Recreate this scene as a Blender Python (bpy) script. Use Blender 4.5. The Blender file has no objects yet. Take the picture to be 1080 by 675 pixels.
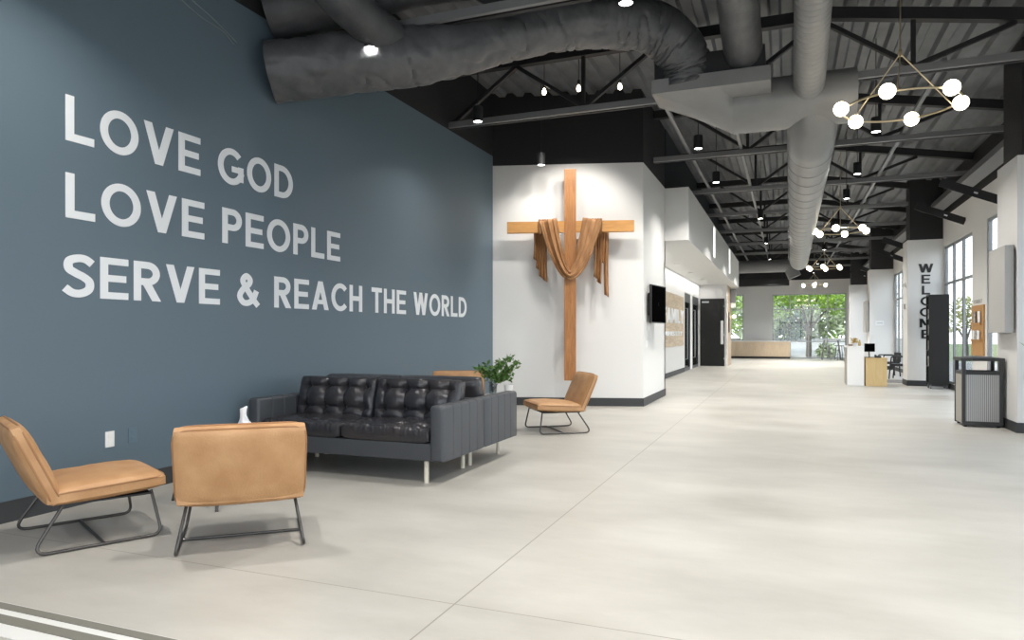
import bpy, math, random
from mathutils import Vector, Matrix, noise
PI = math.pi
sc = bpy.context.scene
COL = sc.collection
rnd = random.Random(7)

# ------------------------------------------------------------------ camera, world, sun, exposure
CAM_H = 1.25
cd = bpy.data.cameras.new('camera'); cam = bpy.data.objects.new('camera', cd); COL.objects.link(cam)
cam.location = (0, 0, CAM_H); cam.rotation_euler = (PI/2, 0, math.radians(21.53))
cd.sensor_width = 36; cd.lens = 24.5; cd.shift_y = 14.5/1080; cd.clip_end = 300
sc.camera = cam
sc.view_settings.view_transform = 'Standard'; sc.view_settings.look = 'None'
sc.view_settings.gamma = 1; sc.view_settings.use_curve_mapping = False
sc.view_settings.exposure = 0.0
try:
    sc.cycles.max_bounces = 10; sc.cycles.diffuse_bounces = 5; sc.cycles.transparent_max_bounces = 24
    sc.cycles.sample_clamp_indirect = 6.0; sc.cycles.caustics_reflective = False; sc.cycles.caustics_refractive = False
    sc.cycles.use_denoising = True
except Exception: pass
SKY = 4.0
PENDANT_W = 48.0
SPOT_W = 120.0
GLOBE_E = 12.0
COVE_W = 75.0
w = bpy.data.worlds.new('sky'); sc.world = w; w.use_nodes = True
nt = w.node_tree; nt.nodes.clear()
bg = nt.nodes.new('ShaderNodeBackground'); out = nt.nodes.new('ShaderNodeOutputWorld')
tc = nt.nodes.new('ShaderNodeTexCoord'); sx = nt.nodes.new('ShaderNodeSeparateXYZ'); rp = nt.nodes.new('ShaderNodeValToRGB')
rp.color_ramp.elements[0].position = 0.0; rp.color_ramp.elements[0].color = (0.92, 0.95, 1.0, 1)
rp.color_ramp.elements[1].position = 0.7; rp.color_ramp.elements[1].color = (0.72, 0.84, 1.0, 1)
nt.links.new(tc.outputs['Generated'], sx.inputs[0]); nt.links.new(sx.outputs['Z'], rp.inputs[0])
nt.links.new(rp.outputs[0], bg.inputs[0]); bg.inputs[1].default_value = SKY
nt.links.new(bg.outputs[0], out.inputs[0])
sl = bpy.data.lights.new('sun', 'SUN'); sl.energy = 4.0; sl.angle = 0.05; sl.color = (1, .95, .86)
so = bpy.data.objects.new('sun', sl); COL.objects.link(so)
so.rotation_euler = Vector((-0.62, -0.42, 0.75)).to_track_quat('Z', 'Y').to_euler(); so.location = (-10, 0, 20)

# ------------------------------------------------------------------ materials
def mat(name, col, rough=.6, metal=0.0, spec=.5, noise_amt=0.0, noise_scale=5.0, col2=None, bump=0.0, bump_scale=40.0, emit=None, emit_s=0.0, coat=0.0, stretch=None, sheen=0):
    m = bpy.data.materials.new(name); m.use_nodes = True
    n = m.node_tree.nodes; l = m.node_tree.links; b = n['Principled BSDF']
    b.inputs['Base Color'].default_value = (*col, 1); b.inputs['Roughness'].default_value = rough
    b.inputs['Metallic'].default_value = metal; b.inputs['Specular IOR Level'].default_value = spec
    if coat: b.inputs['Coat Weight'].default_value = coat; b.inputs['Coat Roughness'].default_value = .15
    t = n.new('ShaderNodeTexCoord'); src = t.outputs['Object']
    if stretch:
        mp = n.new('ShaderNodeMapping'); mp.inputs['Scale'].default_value = stretch
        l.new(src, mp.inputs[0]); src = mp.outputs[0]
    if col2 is not None:
        nz = n.new('ShaderNodeTexNoise'); nz.inputs['Scale'].default_value = noise_scale; nz.inputs['Detail'].default_value = 6
        l.new(src, nz.inputs['Vector'])
        r = n.new('ShaderNodeValToRGB'); r.color_ramp.elements[0].position = .32; r.color_ramp.elements[1].position = .68
        r.color_ramp.elements[0].color = (*col, 1); r.color_ramp.elements[1].color = (*col2, 1)
        l.new(nz.outputs[0], r.inputs[0]); l.new(r.outputs[0], b.inputs['Base Color'])
    if bump:
        nb = n.new('ShaderNodeTexNoise'); nb.inputs['Scale'].default_value = bump_scale; nb.inputs['Detail'].default_value = 4
        l.new(src, nb.inputs['Vector'])
        bp = n.new('ShaderNodeBump'); bp.inputs['Strength'].default_value = bump; bp.inputs['Distance'].default_value = .01
        l.new(nb.outputs[0], bp.inputs['Height']); l.new(bp.outputs[0], b.inputs['Normal'])
    if emit:
        b.inputs['Emission Color'].default_value = (*emit, 1); b.inputs['Emission Strength'].default_value = emit_s
    return m
def wood(name, c1, c2, scale=6.0, axis='Z', rough=.5):
    m = bpy.data.materials.new(name); m.use_nodes = True
    n = m.node_tree.nodes; l = m.node_tree.links; b = n['Principled BSDF']; b.inputs['Roughness'].default_value = rough
    t = n.new('ShaderNodeTexCoord'); mp = n.new('ShaderNodeMapping')
    s = {'X': (.12, 1, 1), 'Y': (1, .12, 1), 'Z': (1, 1, .12)}[axis]
    mp.inputs['Scale'].default_value = s; l.new(t.outputs['Object'], mp.inputs[0])
    nz = n.new('ShaderNodeTexNoise'); nz.inputs['Scale'].default_value = scale*4; nz.inputs['Detail'].default_value = 8; nz.inputs['Distortion'].default_value = 1.2
    l.new(mp.outputs[0], nz.inputs['Vector'])
    r = n.new('ShaderNodeValToRGB'); r.color_ramp.elements[0].position = .3; r.color_ramp.elements[1].position = .7
    r.color_ramp.elements[0].color = (*c1, 1); r.color_ramp.elements[1].color = (*c2, 1)
    l.new(nz.outputs[0], r.inputs[0]); l.new(r.outputs[0], b.inputs['Base Color'])
    return m
def glass_mat(name, tint=(.96, .98, .98), refl=.9):
    m = bpy.data.materials.new(name); m.use_nodes = True
    n = m.node_tree.nodes; l = m.node_tree.links; n.clear()
    o = n.new('ShaderNodeOutputMaterial'); mx = n.new('ShaderNodeMixShader'); tr = n.new('ShaderNodeBsdfTransparent'); gl = n.new('ShaderNodeBsdfGlossy')
    fr = n.new('ShaderNodeFresnel'); 
    ge = n.new('ShaderNodeNewGeometry'); io = n.new('ShaderNodeMapRange'); io.inputs[3].default_value = 1.5; io.inputs[4].default_value = 1/1.5
    l.new(ge.outputs['Backfacing'], io.inputs[0]); l.new(io.outputs[0], fr.inputs[0])
    tr.inputs[0].default_value = (*tint, 1); gl.inputs['Roughness'].default_value = .02
    l.new(fr.outputs[0], mx.inputs[0]); l.new(tr.outputs[0], mx.inputs[1]); l.new(gl.outputs[0], mx.inputs[2]); l.new(mx.outputs[0], o.inputs[0])
    return m
M = {}
M['white'] = mat('white_wall_paint', (.74, .735, .72), .65, bump=.05, bump_scale=150)
M['blue'] = mat('slate_blue_wall_paint', (.112, .158, .196), .5, spec=.4, bump=.05, bump_scale=150)
M['black_wall'] = mat('black_ceiling_paint', (.012, .012, .014), .75)
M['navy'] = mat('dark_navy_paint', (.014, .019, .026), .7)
M['base'] = mat('charcoal_vinyl_base', (.035, .037, .04), .55)
M['deck'] = mat('black_painted_metal_deck', (.115, .12, .13), .45, col2=(.165, .17, .182), noise_scale=3)
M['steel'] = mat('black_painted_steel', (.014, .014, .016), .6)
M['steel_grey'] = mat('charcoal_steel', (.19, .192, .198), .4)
M['duct_dark'] = mat('dark_insulated_duct_wrap', (.042, .043, .048), .5, col2=(.075, .077, .082), noise_scale=4, bump=.9, bump_scale=9)
M['duct_flex'] = mat('grey_insulated_duct_wrap', (.075, .078, .083), .42, col2=(.12, .12, .125), noise_scale=5, bump=.9, bump_scale=9)
M['duct'] = mat('grey_painted_duct', (.26, .26, .255), .38, col2=(.21, .21, .21), noise_scale=2)
M['leather'] = mat('black_leather', (.020, .022, .028), .24, col2=(.034, .030, .031), noise_scale=3, bump=.35, bump_scale=35)
M['leather_side'] = mat('charcoal_leather_panel', (.048, .053, .061), .48, bump=.15, bump_scale=90)
M['tan'] = mat('tan_leather', (.42, .225, .098), .5, col2=(.52, .30, .145), noise_scale=7, bump=.25, bump_scale=90)
M['tan_edge'] = mat('tan_leather_piping', (.33, .165, .07), .5)
M['gunmetal'] = mat('gunmetal_tube', (.09, .085, .08), .35, metal=.7)
M['legsteel'] = mat('pale_wood_leg', (.62, .58, .48), .45)
M['cross_wood'] = wood('oiled_cross_timber', (.30, .120, .034), (.46, .205, .068), 7, 'Z')
M['cross_wood_x'] = wood('oiled_crossbar_timber', (.50, .24, .07), (.60, .31, .10), 7, 'X')
M['cloth'] = mat('brown_draped_cloth', (.25, .115, .042), .6, col2=(.42, .215, .09), noise_scale=9, stretch=(1, 1, .4))
M['letter'] = mat('white_wall_letter', (.80, .83, .86), .5)
M['plastic_white'] = mat('white_plastic', (.85, .85, .84), .4)
M['plastic_blue'] = mat('blue_painted_plate', (.115, .17, .215), .35)
M['black_plastic'] = mat('black_plastic', (.012, .012, .013), .35)
M['screen'] = mat('black_tv_screen', (.002, .002, .002), .6, spec=0.0)
M['alu'] = mat('aluminium_frame', (.40, .42, .43), .35, metal=.6)
M['frame_light'] = mat('silver_window_frame', (.27, .28, .29), .4)
M['frame_dark'] = mat('dark_window_frame', (.06, .065, .07), .4)
M['brass'] = mat('brushed_brass', (.62, .52, .34), .3, metal=.9)
M['glass'] = glass_mat('window_glass')
M['glass_dark'] = glass_mat('tinted_door_glass', (.28, .33, .36))
M['globe'] = mat('lit_opal_globe', (1, .95, .85), .3, emit=(1, .86, .64), emit_s=GLOBE_E)
M['lens'] = mat('lit_lamp_lens', (1, 1, 1), .3, emit=(1, .97, .92), emit_s=18)
M['strip'] = mat('lit_strip', (1, 1, 1), .3, emit=(1, .98, .94), emit_s=1.6)
M['oak'] = wood('pale_oak', (.62, .48, .33), (.70, .57, .42), 5, 'Z')
M['oak_x'] = wood('pale_oak_boards', (.45, .34, .23), (.66, .54, .40), 3, 'Y')
M['kiosk_wood'] = wood('yellow_oak_laminate', (.56, .40, .18), (.62, .46, .23), 4, 'Z')
M['board_wood'] = wood('orange_oak_board', (.46, .24, .08), (.55, .30, .11), 5, 'Z')
M['walnut'] = wood('brown_rustic_wood', (.22, .15, .09), (.45, .35, .25), 5, 'Z')
M['counter'] = mat('white_counter', (.86, .86, .85), .25)
M['door_black'] = mat('black_door_laminate', (.014, .014, .0135), .4, spec=.3)
M['beige'] = mat('beige_panel', (.34, .32, .285), .5)
M['panel_grey'] = mat('light_grey_felt_panel', (.45, .445, .43), .8)
M['leaf'] = mat('green_leaf', (.05, .14, .025), .45, col2=(.12, .24, .05), noise_scale=12)
M['leaf_dark'] = mat('dark_green_leaf', (.025, .07, .025), .45, col2=(.06, .13, .04), noise_scale=12)
M['tree_leaf'] = mat('bright_tree_leaf', (.13, .24, .015), .6, col2=(.28, .42, .04), noise_scale=1.5)
M['tree_leaf2'] = mat('pale_shrub_leaf', (.20, .26, .13), .6, col2=(.42, .46, .30), noise_scale=1.5)
M['tree_leaf3'] = mat('blue_green_conifer_leaf', (.03, .065, .045), .6, col2=(.07, .12, .085), noise_scale=1.5)
M['tree_leaf4'] = mat('yellow_autumn_leaf', (.36, .36, .13), .6, col2=(.48, .48, .24), noise_scale=1.5)
M['bark'] = mat('tree_bark', (.075, .065, .05), .85, col2=(.12, .10, .08), noise_scale=10, bump=.5)
M['stem'] = mat('brown_stem', (.07, .05, .03), .7)
M['soil'] = mat('gravel_ground', (.26, .25, .23), .9, col2=(.32, .31, .29), noise_scale=1)
M['grass'] = mat('mown_grass', (.10, .15, .05), .9, col2=(.17, .22, .09), noise_scale=1)
M['vase'] = glass_mat('vase_glass', (.75, .78, .78))
M['yellow'] = mat('ochre_flower', (.45, .32, .10), .7)
M['mat_grey'] = mat('grey_entrance_mat', (.13, .12, .11), .95)
M['paper'] = mat('white_paper', (.86, .87, .88), .7)
M['poster'] = mat('dark_red_poster', (.10, .02, .018), .5, col2=(.02, .015, .015), noise_scale=4)
M['trim_metal'] = mat('pale_threshold_metal', (.66, .66, .64), .35)
M['trim_dark'] = mat('olive_grey_rubber_strip', (.16, .155, .13), .6)
M['cable'] = mat('grey_cable', (.24, .27, .28), .5)
M['magazine'] = mat('printed_cover', (.55, .52, .50), .5, col2=(.12, .11, .12), noise_scale=18)

def mat_floor():
    m = bpy.data.materials.new('polished_concrete'); m.use_nodes = True
    n = m.node_tree.nodes; l = m.node_tree.links; b = n['Principled BSDF']
    t = n.new('ShaderNodeTexCoord')
    n1 = n.new('ShaderNodeTexNoise'); n1.inputs['Scale'].default_value = .8; n1.inputs['Detail'].default_value = 8; n1.inputs['Roughness'].default_value = .62
    mp = n.new('ShaderNodeMapping'); mp.inputs['Scale'].default_value = (1, 2.0, 1); l.new(t.outputs['Object'], mp.inputs[0]); l.new(mp.outputs[0], n1.inputs['Vector'])
    r = n.new('ShaderNodeValToRGB'); r.color_ramp.elements[0].position = .25; r.color_ramp.elements[1].position = .75
    r.color_ramp.elements[0].color = (.335, .318, .285, 1); r.color_ramp.elements[1].color = (.50, .482, .443, 1)
    l.new(n1.outputs[0], r.inputs[0])
    n2 = n.new('ShaderNodeTexNoise'); n2.inputs['Scale'].default_value = 60; n2.inputs['Detail'].default_value = 3; l.new(t.outputs['Object'], n2.inputs['Vector'])
    # joints: |x+1.42| < w or |y-2.9| < w
    s = n.new('ShaderNodeSeparateXYZ'); l.new(t.outputs['Object'], s.inputs[0])
    def line(outp, c, wd):
        a = n.new('ShaderNodeMath'); a.operation = 'SUBTRACT'; a.inputs[1].default_value = c; l.new(outp, a.inputs[0])
        d = n.new('ShaderNodeMath'); d.operation = 'ABSOLUTE'; l.new(a.outputs[0], d.inputs[0])
        e = n.new('ShaderNodeMath'); e.operation = 'LESS_THAN'; e.inputs[1].default_value = wd; l.new(d.outputs[0], e.inputs[0]); return e.outputs[0]
    ls = [line(s.outputs['X'], -1.43, .004), line(s.outputs['Y'], 2.9, .003), line(s.outputs['X'], -6.3, .004), line(s.outputs['Y'], 22.5, .004)]
    acc = ls[0]
    for q in ls[1:]:
        a = n.new('ShaderNodeMath'); a.operation = 'MAXIMUM'; l.new(acc, a.inputs[0]); l.new(q, a.inputs[1]); acc = a.outputs[0]
    mx = n.new('ShaderNodeMixRGB'); mx.inputs[2].default_value = (.22, .20, .17, 1); l.new(acc, mx.inputs[0]); l.new(r.outputs[0], mx.inputs[1])
    l.new(mx.outputs[0], b.inputs['Base Color'])
    rr = n.new('ShaderNodeMapRange'); rr.inputs[3].default_value = .30; rr.inputs[4].default_value = .48; l.new(n1.outputs[0], rr.inputs[0]); l.new(rr.outputs[0], b.inputs['Roughness'])
    b.inputs['Specular IOR Level'].default_value = .45
    return m
M['floor'] = mat_floor()
def mat_perf():
    m = bpy.data.materials.new('perforated_steel'); m.use_nodes = True
    n = m.node_tree.nodes; l = m.node_tree.links; b = n['Principled BSDF']; b.inputs['Roughness'].default_value = .4; b.inputs['Metallic'].default_value = .3
    t = n.new('ShaderNodeTexCoord'); wv = n.new('ShaderNodeTexWave'); wv.inputs['Scale'].default_value = 14; wv.bands_direction = 'X'
    l.new(t.outputs['Object'], wv.inputs['Vector']); r = n.new('ShaderNodeValToRGB')
    r.color_ramp.elements[0].color = (.20, .20, .205, 1); r.color_ramp.elements[1].color = (.50, .50, .50, 1)
    l.new(wv.outputs[0], r.inputs[0]); l.new(r.outputs[0], b.inputs['Base Color']); return m
M['perf'] = mat_perf()

# ------------------------------------------------------------------ mesh helpers
class MB:
    def __init__(s): s.v = []; s.f = []
    def add(s, vs, fs, mtx=None):
        o = len(s.v)
        for p in vs:
            p = Vector(p)
            s.v.append(tuple(mtx @ p if mtx else p))
        s.f += [tuple(i+o for i in f) for f in fs]; return s
    def box(s, x0, y0, z0, x1, y1, z1, mtx=None):
        vs = [(x0,y0,z0),(x1,y0,z0),(x1,y1,z0),(x0,y1,z0),(x0,y0,z1),(x1,y0,z1),(x1,y1,z1),(x0,y1,z1)]
        return s.add(vs, [(0,3,2,1),(4,5,6,7),(0,1,5,4),(1,2,6,5),(2,3,7,6),(3,0,4,7)], mtx)
    def bar(s, p0, p1, a, b, up=(0,0,1)):
        """rectangular bar from p0 to p1, width a (sideways), height b (towards up)"""
        p0 = Vector(p0); p1 = Vector(p1); d = (p1-p0).normalized(); up = Vector(up)
        if abs(d.dot(up)) > .99: up = Vector((0,1,0))
        sd = d.cross(up).normalized(); u = sd.cross(d).normalized(); vs = []
        for p in (p0, p1):
            for i, j in ((-1,-1),(1,-1),(1,1),(-1,1)): vs.append(p+sd*a/2*i+u*b/2*j)
        return s.add(vs, [(0,1,2,3),(7,6,5,4),(0,4,5,1),(1,5,6,2),(2,6,7,3),(3,7,4,0)])
    def tube(s, pts, r, seg=12, caps=True, rf=None, closed=False):
        pts = [Vector(p) for p in pts]; n = len(pts); vs = []; prev = None
        for i, p in enumerate(pts):
            if closed: d = (pts[(i+1) % n]-pts[i-1]).normalized()
            else: d = ((pts[min(i+1, n-1)]-pts[max(i-1, 0)])).normalized()
            if prev is None:
                a = Vector((0,0,1)) if abs(d.z) < .9 else Vector((1,0,0)); u = d.cross(a).normalized()
            else: u = (prev-d*prev.dot(d)).normalized()
            prev = u; w_ = d.cross(u)
            for k in range(seg):
                t = 2*PI*k/seg; rr = (r[i] if isinstance(r, (list, tuple)) else r)
                if rf: rr = rf(i, t, rr)
                vs.append(p+(u*math.cos(t)+w_*math.sin(t))*rr)
        fs = []
        for i in range(n if closed else n-1):
            j = (i+1) % n
            for k in range(seg): fs.append((i*seg+k, i*seg+(k+1) % seg, j*seg+(k+1) % seg, j*seg+k))
        if caps and not closed: fs += [tuple(range(seg))[::-1], tuple((n-1)*seg+k for k in range(seg))]
        return s.add(vs, fs)
    def cyl(s, p0, p1, r, seg=20): return s.tube([p0, p1], r, seg)
    def lathe(s, prof, seg=28, mtx=None):
        vs = []; n = len(prof)
        for r, z in prof:
            for k in range(seg): vs.append((r*math.cos(2*PI*k/seg), r*math.sin(2*PI*k/seg), z))
        fs = [(i*seg+k, i*seg+(k+1) % seg, (i+1)*seg+(k+1) % seg, (i+1)*seg+k) for i in range(n-1) for k in range(seg)]
        fs += [tuple(range(seg))[::-1], tuple((n-1)*seg+k for k in range(seg))]
        return s.add(vs, fs, mtx)
    def sphere(s, c, r, seg=20, rings=12, sz=1.0):
        return s.lathe([(max(r*math.sin(PI*i/rings), 1e-4), -r*sz*math.cos(PI*i/rings)) for i in range(rings+1)], seg, Matrix.Translation(Vector(c)))
    def prism(s, poly, f, d0, d1):
        """poly: 2-D ccw points, f(a,b,d) -> 3-D"""
        n = len(poly); vs = [f(a, b, d0) for a, b in poly]+[f(a, b, d1) for a, b in poly]
        return s.add(vs, [tuple(range(n))[::-1], tuple(range(n, 2*n))]+[(i, (i+1) % n, n+(i+1) % n, n+i) for i in range(n)])
    def grid(s, fn, nu, nv, flip=False):
        vs = [fn(i/nu, j/nv) for i in range(nu+1) for j in range(nv+1)]
        fs = []
        for i in range(nu):
            for j in range(nv):
                q = (i*(nv+1)+j, (i+1)*(nv+1)+j, (i+1)*(nv+1)+j+1, i*(nv+1)+j+1); fs.append(q[::-1] if flip else q)
        return s.add(vs, fs)
    def build(s, name, m, parent=None, smooth=False, bevel=0, segs=2, solid=0, loc=None, rot=None):
        me = bpy.data.meshes.new(name); me.from_pydata([tuple(p) for p in s.v], [], s.f); me.materials.append(M[m] if isinstance(m, str) else m)
        me.validate()
        import bmesh
        b = bmesh.new(); b.from_mesh(me); bmesh.ops.recalc_face_normals(b, faces=b.faces); b.to_mesh(me); b.free()
        if smooth: me.polygons.foreach_set('use_smooth', [True]*len(me.polygons))
        o = bpy.data.objects.new(name, me); COL.objects.link(o)
        if parent: o.parent = parent
        if loc: o.location = loc
        if rot: o.rotation_euler = rot
        if solid:
            q = o.modifiers.new('solid', 'SOLIDIFY'); q.thickness = solid; q.offset = 0
        if bevel:
            q = o.modifiers.new('bevel', 'BEVEL'); q.width = bevel; q.segments = segs; q.limit_method = 'ANGLE'; q.angle_limit = .6
            if not smooth:
                me.polygons.foreach_set('use_smooth', [True]*len(me.polygons))
                q.harden_normals = True
        elif smooth:
            try: me.set_sharp_from_angle(angle=.7)
            except Exception: pass
        return o
def tag(o, label=None, cat=None, group=None, kind=None):
    if label: o['label'] = label
    if cat: o['category'] = cat
    if group: o['group'] = group
    if kind: o['kind'] = kind
    return o
def thing(name, loc, label, cat, group=None, rz=0):
    o = bpy.data.objects.new(name, None); COL.objects.link(o); o.location = loc; o.rotation_euler = (0, 0, rz); o.empty_display_size = .1
    return tag(o, label, cat, group)
def struct(mb, name, m, **k): return tag(mb.build(name, m, **k), kind='structure')
def kids(o): return [c for c in bpy.data.objects if c.parent == o]
def dup(o, parent=None, **k):
    c = o.copy(); COL.objects.link(c); c.parent = parent
    for ch in kids(o): dup(ch, c)
    return c
def place(src, first, loc, rz, label, group=None):
    o = src if first else dup(src)
    o.location = loc; o.rotation_euler = (0, 0, rz); tag(o, label, group=group); return o
def fillet(pts, r, n=6):
    pts = [Vector(p) for p in pts]; out_ = [pts[0]]
    for i in range(1, len(pts)-1):
        a, b, c = pts[i-1], pts[i], pts[i+1]; d1 = (a-b).normalized(); d2 = (c-b).normalized()
        ang = d1.angle(d2); t = min(r/math.tan(ang/2), (a-b).length*.49, (c-b).length*.49)
        p, q = b+d1*t, b+d2*t
        for k in range(n+1):
            s_ = k/n; out_.append(p*(1-s_)**2+b*2*s_*(1-s_)+q*s_**2)
    return out_+[pts[-1]]
def spline(pts, n=8):
    pts = [Vector(p) for p in pts]; P = [2*pts[0]-pts[1]]+pts+[2*pts[-1]-pts[-2]]; out_ = []
    for i in range(1, len(P)-2):
        for k in range(n):
            t = k/n; a, b, c, d = P[i-1:i+3]
            out_.append(.5*((2*b)+(c-a)*t+(2*a-5*b+4*c-d)*t*t+(3*b-a-3*c+d)*t**3))
    return out_+[pts[-1]]
def light(name, kind, loc, power, parent=None, size=.1, rot=(0,0,0), color=(1,.95,.88), spread=None, spot=None, blend=.3):
    l = bpy.data.lights.new(name, kind); l.energy = power; l.color = color
    if kind == 'AREA':
        l.shape = 'DISK'; l.size = size
        if spread: l.spread = spread
    else: l.shadow_soft_size = size
    if spot: l.spot_size = spot; l.spot_blend = blend
    o = bpy.data.objects.new(name, l); COL.objects.link(o); o.location = loc; o.rotation_euler = rot
    if parent: o.parent = parent
    return o

# ------------------------------------------------------------------ SETTING
WL, WR = -4.81, 3.45           # blue wall face, window wall face
struct(MB().box(-8, -5, -.12, WR+.25, 38.6, 0), 'floor', 'floor')
# threshold strips across the floor
t_ = struct(MB().box(WL, 1.90, 0, 3.4, 2.145, .003), 'trim_1', 'trim_metal')
struct(MB().box(WL, 2.090, .003, 3.4, 2.137, .006), 'trim_2', 'trim_dark')
struct(MB().box(WL, 1.985, .003, 3.4, 2.046, .006), 'trim_3', 'trim_dark')
# left blue wall and black wall above
struct(MB().box(WL-.2, -5, 0, WL, 11.5, 4.37), 'wall_left', 'blue')
struct(MB().box(WL-.2, -5, 4.37, WL+.0, 11.5, 5.7), 'wall_left_upper', 'black_wall')
struct(MB().box(WL, -5, 0, WL+.014, 11.27, .14), 'baseboard_left', 'base')
# cross wall
CW0 = Vector((-4.81, 11.27, 0)); CW1 = Vector((-2.30, 11.985, 0)); cdir = (CW1-CW0).normalized(); cn = Vector((cdir.y, -cdir.x, 0)); CWA = math.atan2(cdir.y, cdir.x)
def onwall(t, off, z): p = CW0+cdir*t+cn*off; return Vector((p.x, p.y, z))
CWL = (CW1-CW0).length
def plan(poly, z0, z1): return MB().prism(poly, lambda a, b, d: (a, b, d), z0, z1)
struct(plan([(-4.81, 11.27), (-2.30, 11.985), (-2.30, 14.3), (-2.5, 14.3), (-2.5, 12.15), (-5.0, 11.45)], 0, 4.2), 'wall_front', 'white')
struct(plan([(-4.81, 11.27), (-2.30, 11.985), (-2.30, 38.6), (-2.5, 38.6), (-2.5, 12.15), (-5.0, 11.45)], 4.2, 5.7), 'wall_front_upper', 'black_wall')
p1, p2 = CW0+cn*.014, CW1+cn*.014
struct(plan([(CW0.x, CW0.y), (p1.x, p1.y), (-2.286, 11.972), (-2.286, 14.3), (-2.30, 14.3), (-2.30, 11.985)], 0, .14), 'baseboard_front', 'base')
# soffit box over the recess
struct(MB().box(-3.3, 14.26, 3.13, -1.83, 29.9, 4.19), 'ceiling_soffit', 'white')
struct(MB().box(-1.829, 14.3, 4.19, -2.35, 29.9, 4.2), 'trim_4', 'black_wall')
# navy upper strip above the soffit
struct(MB().box(-2.30, 14.3, 4.2, -2.285, 33, 5.45), 'wall_soffit_upper', 'navy')
RX = -3.15
def wall_openings(name, x0, x1, y0, y1, z1, ops, m):
    b = MB(); cur = y0
    for (a, c, zs, zh) in ops:
        b.box(x0, cur, 0, x1, a, z1)
        if zs > 0: b.box(x0, a, 0, x1, c, zs)
        b.box(x0, a, zh, x1, c, z1); cur = c
    b.box(x0, cur, 0, x1, y1, z1)
    return struct(b, name, m)
wall_openings('wall_recess', RX-.2, RX, 14.3, 28.0, 3.13, [(23.55, 25.0, 0, 2.62), (25.6, 27.4, 0, 2.62)], 'white')
struct(MB().box(-3.35, 14.2, 0, -2.3, 14.3, 3.13), 'wall_recess_end', 'white')
struct(MB().box(RX, 14.3, 0, RX+.014, 23.5, .14), 'baseboard_recess', 'base')
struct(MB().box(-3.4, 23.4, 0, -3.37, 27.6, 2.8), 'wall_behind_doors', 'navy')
# wall with the black door
struct(MB().box(-3.35, 27.8, 0, -3.12, 28.0, 3.13).box(-3.12, 27.8, 2.60, -2.22, 28.0, 3.13).box(-2.22, 27.8, 0, -2.13, 28.0, 3.13), 'wall_door', 'white')
struct(MB().box(-2.4, 28.0, 0, -2.13, 29.9, 3.13), 'wall_coffee', 'walnut')
struct(MB().box(-6.2, 29.7, 0, -2.4, 29.9, 5.6), 'wall_far_return', 'white')
struct(MB().box(-6.2, 29.9, 0, -6.0, 38.6, 5.6), 'wall_far_left', 'white')
# far wall, with openings
FY = 38.5
b = MB()
b.box(-6.0, FY, 0, -4.6, FY+.2, 4.0).box(-4.6, FY, 0, -2.12, FY+.2, .9).box(-4.6, FY, 3.3, -2.12, FY+.2, 4.0)
b.box(-2.12, FY, 0, -.70, FY+.2, 4.0).box(-.70, FY, 3.28, 2.76, FY+.2, 4.0).box(2.76, FY, 0, 3.65, FY+.2, 4.0)
struct(b, 'wall_far', 'white')
struct(MB().box(-6.2, FY, 4.0, 3.65, FY+.2, 5.7), 'wall_far_upper', 'black_wall')
# right wall: openings and piers
ops = [(-3.5, 0.5, .12, 3.3), (1.2, 5.4, .12, 3.3), (6.2, 10.2, .12, 3.3), (11.5, 15.25, .12, 3.38), (16.35, 19.05, .12, 3.3), (19.9, 23.6, .12, 3.3), (24.75, 27.35, .12, 3.3), (28.3, 31.9, .12, 3.3), (33.0, 35.5, .12, 3.3)]  # the near openings are out of view, put in to let daylight flood in
wall_openings('wall_right', WR, WR+.09, -5, 38.7, 4.0, ops, 'white')
struct(MB().box(WR, -5, 4.0, WR+.2, 38.7, 5.2), 'wall_right_upper', 'black_wall')
b = MB(); cur = -5
for a, c in [(10.5, 11.4), (19.1, 19.8), (27.4, 28.1), (35.6, 36.3)]: b.box(WR-.014, cur, 0, WR, a, .12); cur = c
struct(b, 'baseboard_right', 'base')
def window(n, x, y0, y1, z0, z1, vert, trans, frame='frame_light'):
    b = MB(); fw = .05
    b.box(x, y0, z0, x+.045, y0+fw, z1).box(x, y1-fw, z0, x+.045, y1, z1).box(x, y0, z0, x+.045, y1, z0+fw).box(x, y0, z1-fw, x+.045, y1, z1)
    for v in vert: b.box(x, v-fw/2, z0, x+.045, v+fw/2, z1)
    for t in trans: b.box(x+.002, y0, t-fw/2, x+.043, y1, t+fw/2)
    o = struct(b, 'window_%d' % n, frame)
    g = MB().box(x+.025, y0+.02, z0+.02, x+.031, y1-.02, z1-.02).build('pane', 'glass', o)
    for v in [y0+fw]+[q+fw/2 for q in vert]: MB().box(x-.004, v-.004, z0+fw, x+.03, v+.012, z1-fw).build('gasket', 'frame_dark', o)
    return o
for i, (a, c, zs, zh) in enumerate(ops):
    nv = max(1, round((c-a)/.95)); window(i+1, WR+.02, a, c, zs, zh, [a+(c-a)*k/nv for k in range(1, nv)], [2.42] if i >= 3 else [1.1, 2.42])
# piers
for n, (a, c) in enumerate([(10.5, 11.4), (19.1, 19.8), (27.4, 28.1), (35.6, 36.3)]):
    struct(MB().box(2.70, a, 0, WR, c, 3.5), 'wall_pier_%d' % (n+1), 'white')
    struct(MB().box(2.76, a+.05, 3.5, WR, c-.05, 5.0), 'wall_pier_upper_%d' % (n+1), 'steel')
    struct(MB().box(2.686, a-.014, 0, WR, c+.014, .13), 'baseboard_pier_%d' % (n+1), 'base')
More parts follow.
